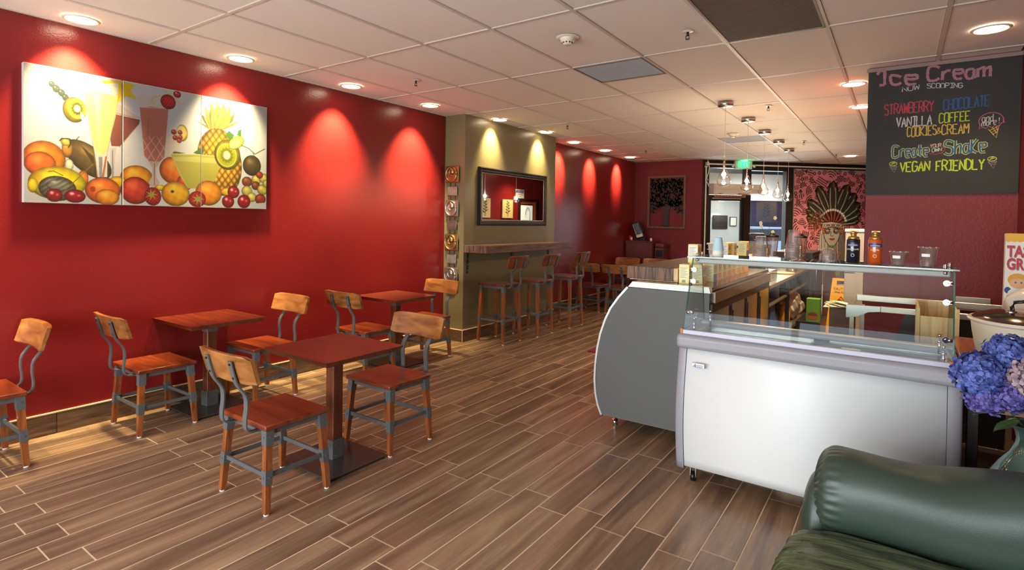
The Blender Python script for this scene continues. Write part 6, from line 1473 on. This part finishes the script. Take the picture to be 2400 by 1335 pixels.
for cx_, cy_ in ((478, 868), (575, 864)):
    c_ = Z8(cx_, cy_); pm_.ell(c_[0], c_[1], .064, .055, 0, (60, 48, 46), 0); pm_.ell(c_[0]+.006, c_[1], .05, .043, 0, (140, 118, 112), 1); pm_.line([Z8(cx_-36, cy_-26), Z8(cx_-4, cy_-42), Z8(cx_+34, cy_-22)], .014, K); pm_.line([Z8(cx_-20, cy_+4), Z8(cx_+22, cy_+4)], .01, K)
pm_.line([Z8(520, 870), Z8(512, 912), Z8(532, 922), Z8(548, 910)], .012, (70, 60, 54))
pm_.poly([Z8(*q_) for q_ in ((498, 952), (520, 942), (532, 946), (546, 941), (566, 951), (548, 968), (520, 970))], (176, 62, 52)); pm_.line([Z8(498, 953), Z8(532, 955), Z8(566, 952)], .009, (60, 20, 20))
pm_.line([Z8(500, 1030), Z8(570, 1030)], .02, (96, 120, 84))
# head band
pm_.poly([Z8(*q_) for q_ in ((420, 770), (520, 758), (640, 775), (655, 830), (540, 815), (430, 832))], (200, 188, 172))
for k in range(8):
    x = 432+k*28; y = 795-abs(k-3.5)*-1; pm_.line([Z8(x, y-16), Z8(x+20, y+18)], .01, K); pm_.line([Z8(x+20, y-16), Z8(x, y+18)], .01, K)
    if k % 2: c_ = Z8(x+24, y); pm_.ell(c_[0], c_[1], .016, .016, 0, (190, 54, 40), 0)
pm_.line([Z8(*q_) for q_ in ((420, 770), (520, 757), (640, 775))], .014, K); pm_.line([Z8(*q_) for q_ in ((430, 834), (540, 817), (655, 832))], .014, K)
for side in (430, 630):
    for k in range(3): c_ = Z8(side+k*6, 830+k*24); pm_.ell(c_[0], c_[1], .028, .028, 0, (150, 84, 34), 1)
# beads and patterned dress
for k in range(40): c_ = Z8(590+k % 5*9, 1060+k*12); pm_.ell(c_[0], c_[1], .011, .011, 0, ((180, 60, 40), (210, 150, 60), (30, 26, 24))[k % 3], 0)
pm_.poly([Z8(*q_) for q_ in ((440, 1240), (620, 1240), (640, 1700), (430, 1700))], (146, 136, 112))
for k in range(160): c_ = Z8(rr.uniform(440, 625), rr.uniform(1245, 1690)); pm_.ell(c_[0], c_[1], .01, .01, 0, (60, 54, 44), 0)
# vertical word down the right side
for ch, y in (('B', 850), ('E', 800), ('L', 750)):
    pass
pm_ = pm_.half()
mu = thing('mural_panel', 'pink mural of a woman in a feathered headdress among black doodle strokes', 'mural', (-3.2, 11.1, 0), SF.rotation_euler[2])
lb('mural_board', mat('mural_board_edge', (120, 116, 112), .7), mu, 1.92, 3.665, -.03, .0, .28, 2.605, b=0)
print_mesh('painted_face', pm_, slice(0, pm_.nx), lambda x, z: np.stack([x, np.full_like(x, -.0305), z], 1), attr_mat('mural_print', .6, .3), mu)

# ------------------------------------------------------------ chalkboard with handwriting
cbk = thing('chalkboard', 'big black chalkboard listing ice cream flavours above the dark red wall', 'chalkboard', (.205, 5.28, 2.2))
CBM = mat('chalkboard_black', (38, 35, 33), .7, bump=.15, bscale=150, var=.22, vscale=2.2)
bx('board', CBM, -.238, .677, 5.268, 5.2795, 1.72, 2.692, cbk, .001)
def chalk(name, rgb):
    m = bpy.data.materials.new(name); m.use_nodes = True
    nt = m.node_tree; N = nt.nodes; L = nt.links; b = N['Principled BSDF']; b.inputs['Roughness'].default_value = .95; b.inputs['Specular IOR Level'].default_value = .1
    tc = N.new('ShaderNodeTexCoord'); nz = N.new('ShaderNodeTexNoise'); nz.inputs['Scale'].default_value = 420; nz.inputs['Detail'].default_value = 2
    L.new(tc.outputs['Object'], nz.inputs['Vector'])
    cr = N.new('ShaderNodeValToRGB'); e = cr.color_ramp.elements; e[0].position = .35; e[1].position = .55; c = lin(rgb); d = lin((44, 40, 38))
    e[0].color = (*[c[i]*.45+d[i]*.55 for i in range(3)], 1); e[1].color = (*c, 1)
    L.new(nz.outputs[0], cr.inputs[0]); L.new(cr.outputs[0], b.inputs['Base Color']); return m
CK = {'pink': chalk('chalk_pink', (196, 104, 120)), 'white': chalk('chalk_white', (206, 196, 190)), 'grey': chalk('chalk_grey', (146, 132, 134)), 'red': chalk('chalk_red', (190, 70, 84)), 'blue': chalk('chalk_blue', (62, 96, 150)), 'yellow': chalk('chalk_yellow', (206, 204, 84)), 'lime': chalk('chalk_lime', (186, 204, 60)), 'gold': chalk('chalk_gold', (206, 172, 78)), 'dim': chalk('chalk_dim_blue', (58, 66, 88))}
GL = {'A': '00-38-60;13-53', 'B': '00-08-48-67-55-34-04;34-54-63-61-40-00', 'C': '67-48-18-06-02-10-40-61', 'D': '00-08-38-66-62-30-00', 'E': '68-08-00-60;04-44', 'F': '68-08-00;04-44', 'G': '67-48-18-06-02-10-40-62-64-34', 'H': '00-08;60-68;04-64', 'I': '08-68;38-30;00-60', 'K': '08-00;68-04-60', 'L': '08-00-60', 'M': '00-08-34-68-60', 'N': '00-08-60-68', 'O': '38-18-06-02-10-50-62-66-58-38', 'P': '00-08-48-67-55-34-04', 'R': '00-08-48-67-55-34-04;34-60', 'S': '67-48-18-06-15-54-62-50-20-01', 'T': '08-68;38-30', 'U': '08-02-10-50-62-68', 'V': '08-30-68', 'W': '08-10-36-50-68', 'Y': '08-34-68;34-30', '&': '60-16-18-38-36-02-00-30-63', '!': '38-33;31-30',
      'c': '44-25-05-02-10-30-41', 'e': '03-43-45-25-05-02-10-40', 'r': '05-00;03-25-45', 'a': '45-15-03-02-10-30-42;45-42-50', 'm': '05-00;04-25-35-30;34-55-65-60', 't': '28-21-40;05-45', 'h': '08-00;03-25-45-40', 'k': '08-00;48-03-40', 'n': '05-00;03-25-45-40', 'd': '45-15-03-02-10-30-42;48-41-50', 'o': '15-03-02-10-30-42-43-35-15', 'S_': '', '@': '06-18-38-08;38-30;10-30'}
WD = {'m': 7.6, 'I': 6, '!': 4.4, '@': 5.4, **{c: 5.8 for c in 'cerathkndo'}}
def smooth(pts, n=5):
    if len(pts) < 3: return pts
    out = []
    for i in range(len(pts)-1):
        p0, p1, p2, p3 = (np.array(pts[max(0, min(len(pts)-1, j))], float) for j in (i-1, i, i+1, i+2))
        for k in range(n):
            t = k/n; out.append(tuple(.5*((2*p1)+(-p0+p2)*t+(2*p0-5*p1+4*p2-p3)*t*t+(-p0+3*p1-3*p2+p3)*t**3)))
    return out+[tuple(pts[-1])]
STK = [0]
def ribbon(q, pts, w_, y):
    STK[0] = (STK[0]+1) % 9; y -= STK[0]*.00003
    P = [Vector((p_[0], y-i*2.5e-6, p_[1])) for i, p_ in enumerate(pts)]; prev = None
    for i, p_ in enumerate(P):
        t = (P[min(i+1, len(P)-1)]-P[max(i-1, 0)]); t = t.normalized() if t.length else Vector((1, 0, 0)); n_ = Vector((-t.z, 0, t.x))*w_/2*(1+.18*math.sin(i*2.3))
        row = (q.bm.verts.new(p_+n_), q.bm.verts.new(p_-n_))
        if prev: q.bm.faces.new((prev[0], row[0], row[1], prev[1]))
        prev = row
def write(word, x0, z0, x1, z1, h, color, w_=.0055, over=None, ow=None, sm=True, name='lettering'):
    tot = sum(WD.get(c, 7.6) for c in word)-1.4; sx = (x1-x0)/tot; cx_ = 0
    for layer, (cc, ww, y) in enumerate(((color, w_, 5.2674),)+(((over, ow, 5.2668),) if over else ())):
        q = MB(); cx_ = 0; rj = random.Random(len(word)*7+3)
        for c in word:
            jz = rj.uniform(-.03, .03)*h
            for s_ in GL[c].split(';'):
                pts = [(int(a[0]), int(a[1])) for a in s_.split('-')]
                curvy = len(pts) > 4 or c in 'cerahmnkd'
                pts = [(x0+(cx_+a)*sx, z0+(z1-z0)*((cx_+a)/tot)+b*h/8+jz) for a, b in pts]
                ribbon(q, smooth(pts) if (sm and curvy) else [tuple(np.array(pts[i])+(np.array(pts[i+1])-np.array(pts[i]))*k/3) for i in range(len(pts)-1) for k in range(3)]+[pts[-1]], ww, y)
            cx_ += WD.get(c, 7.6)
        q.build(name, CK[cc], cbk, fix=False)
write('@ce', -.18, 2.584, .079, 2.565, .11, 'pink', .02, 'grey', .011)
write('Cream', .142, 2.578, .506, 2.563, .105, 'pink', .018, 'grey', .01)
write('NOW', -.014, 2.512, .092, 2.524, .036, 'white', .0045); write('SCOOPING', .14, 2.524, .35, 2.503, .034, 'white', .0045)
write('STRAWBERRY', -.124, 2.346, .183, 2.349, .078, 'red', .0075); write('CHOCOLATE', .243, 2.348, .505, 2.352, .078, 'blue', .0075)
write('VANILLA', -.044, 2.242, .176, 2.244, .074, 'white', .0075); write('COFFEE', .22, 2.254, .398, 2.259, .07, 'lime', .0075)
write('COOKIES', .026, 2.165, .205, 2.168, .07, 'gold', .0075); write('&', .211, 2.176, .233, 2.179, .04, 'gold', .005); write('CREAM', .238, 2.166, .394, 2.164, .07, 'gold', .0075)
write('and', .467, 2.238, .53, 2.243, .05, 'white', .0045); write('more!', .466, 2.207, .562, 2.222, .042, 'white', .0045)
write('Create', -.064, 2.01, .16, 2.014, .088, 'yellow', .019, 'blue', .011); write('Shake', .257, 2.014, .495, 2.022, .1, 'yellow', .019, 'blue', .011)
write('YOUR', .171, 2.072, .236, 2.075, .025, 'white', .004); write('OWN', .182, 2.038, .24, 2.043, .025, 'white', .004)
write('VEGAN', -.011, 1.895, .172, 1.899, .072, 'lime', .0095); write('FRIENDLY', .211, 1.894, .488, 1.897, .074, 'lime', .0095)
def draw(col_, strokes, w_=.004, name='chalk_drawing', y=5.2672):
    q = MB()
    for s_ in strokes: ribbon(q, s_, w_, y)
    q.build(name, CK[col_], cbk, fix=False)
draw('red', [[(.205+.05*math.cos(a)+.006*math.cos(9*a), 2.055+.032*math.sin(a)+.005*math.sin(9*a)) for a in np.linspace(0, 6.3, 40)]], .004)
draw('dim', [smooth([(-.055, 2.519), (-.03, 2.535), (.06, 2.556), (.139, 2.561), (.26, 2.556), (.384, 2.535)]), smooth([(-.032, 2.49), (.06, 2.512), (.14, 2.518), (.26, 2.508), (.359, 2.483)]), [(.384, 2.535), (.4, 2.57), (.37, 2.5), (.359, 2.483)], [(-.055, 2.519), (-.083, 2.468), (-.06, 2.478), (-.072, 2.454), (-.032, 2.49), (-.04, 2.54)]], .005, 'chalk_banner')
draw('pink', [[(.518+.068*math.cos(a), 2.245+.058*math.sin(a)) for a in np.linspace(-.3, 3.6, 24)]+[(.452, 2.19), (.47, 2.203), (.49, 2.19), (.505, 2.206), (.525, 2.194), (.54, 2.21), (.56, 2.2), (.575, 2.224), (.592, 2.226), (.583, 2.245)]], .005, 'chalk_scoop')
draw('gold', [[(.503, 2.185), (.549, 2.119), (.562, 2.212)], [(.512, 2.175), (.555, 2.2)], [(.52, 2.16), (.557, 2.185)], [(.53, 2.147), (.554, 2.165)], [(.525, 2.197), (.552, 2.15)], [(.545, 2.2), (.556, 2.17)], [(.512, 2.172), (.535, 2.14)]], .004, 'chalk_cone')
for x_, z_ in ((-.058, 1.935), (.53, 1.945)):
    draw('yellow', [[(x_+.024*math.cos(a), z_+.025+.016*math.sin(a)) for a in np.linspace(0, 6.3, 16)], [(x_-.015, z_+.02), (x_+.015, z_+.03)], [(x_-.01, z_+.03), (x_+.01, z_+.038)]], .004, 'chalk_scoop')
    draw('grey', [[(x_-.022, z_+.006), (x_+.008, z_-.044), (x_+.026, z_+.006)], [(x_-.014, z_-.006), (x_+.02, z_-.002)], [(x_-.006, z_-.018), (x_+.016, z_-.014)], [(x_-.022, z_+.006), (x_+.026, z_+.006)]], .0035, 'chalk_cone')

# ------------------------------------------------------------ opposite red wall, seen in the mirror
LP = mat('leaf_art_paper', (206, 180, 128), .6, var=.15, vscale=10); LV = mat('leaf_art_green', (52, 72, 34), .6)
def leafart(y0, y1, lbl):
    z0, z1 = 1.53, 2.0; xw = -.25; t = thing('leaf_picture', lbl, 'picture', (xw, (y0+y1)/2, (z0+z1)/2), group='botanical leaf pictures'); yc = (y0+y1)/2
    bx('panel', LP, xw-.03, xw-.001, y0, y1, z0, z1, t, .002)
    q = MB(); q.tube([(xw-.034, yc, z0+.04), (xw-.034, yc+.01, 1.78), (xw-.034, yc, z1-.04)], .005, 6)
    for k in range(9):
        z = 1.64+.035*k; s_ = 1 if k % 2 else -1; L_ = .11-.006*k
        q.prism([(yc, z), (yc+s_*L_*.5, z+.055), (yc+s_*L_, z+.05), (yc+s_*L_*.55, z+.012)], xw-.034, xw-.031, 'yz')
    q.build('painted_leaves', LV, t)
leafart(10.4, 10.82, 'botanical leaf picture at the left edge of the mirror reflection'); leafart(11.33, 11.78, 'botanical leaf picture behind the reflected pendant in the mirror')
ns = thing('notice_sign', 'blue and white notice sign on the wall opposite, seen in the mirror', 'sign', (-.26, 12.12, 2.17))
bx('sign_plate', WHITE, -.258, -.2505, 11.93, 12.32, 2.06, 2.29, ns, .001); bx('blue_band', BLUE, -.26, -.257, 11.96, 12.29, 2.2, 2.27, ns, 0)
text('sign_lettering', 'NOTICE', .07, (-.261, 12.125, 2.21), (PI/2, 0, -PI/2), WHITE, ns, align='CENTER'); text('sign_lettering', 'EMPLOYEES', .045, (-.2595, 12.125, 2.14), (PI/2, 0, -PI/2), BLUE, ns, align='CENTER'); text('sign_lettering', 'ONLY', .045, (-.2595, 12.125, 2.085), (PI/2, 0, -PI/2), BLUE, ns, align='CENTER')
pw_ = thing('kitchen_hatch', 'dark framed kitchen hatch with a tap, seen in the mirror', 'hatch', (-.26, 12.55, 1.7))
q = MB()
for a, b_, c, d in ((12.08, 13.05, 1.98, 2.05), (12.08, 13.05, 1.1, 1.17), (12.08, 12.13, 1.17, 1.98), (12.9, 13.05, 1.17, 1.98)): q.box(-.29, -.251, a, b_, c, d, .003)
q.build('frame', BLACKM, pw_)
bx('orange_reveal', mat('hatch_orange', (190, 84, 36), .5), -.262, -.2515, 12.13, 12.9, 1.17, 1.98, pw_, 0); bx('inner_frame', BLACKM, -.272, -.262, 12.13, 12.76, 1.17, 1.92, pw_, 0)
bx('bright_opening', mat('hatch_glow_white', (226, 232, 224), .5, emit=(226, 232, 224), es=.35), -.276, -.272, 12.13, 12.72, 1.17, 1.88, pw_, 0)  # flat panel given its own glow in place of a lit kitchen
q = MB(); q.tube([(-.3, 12.55, 1.2), (-.3, 12.55, 1.7), (-.3, 12.5, 1.8), (-.3, 12.42, 1.82), (-.3, 12.36, 1.76), (-.3, 12.34, 1.62)], .01, 8); q.build('tap', CHROME, pw_)
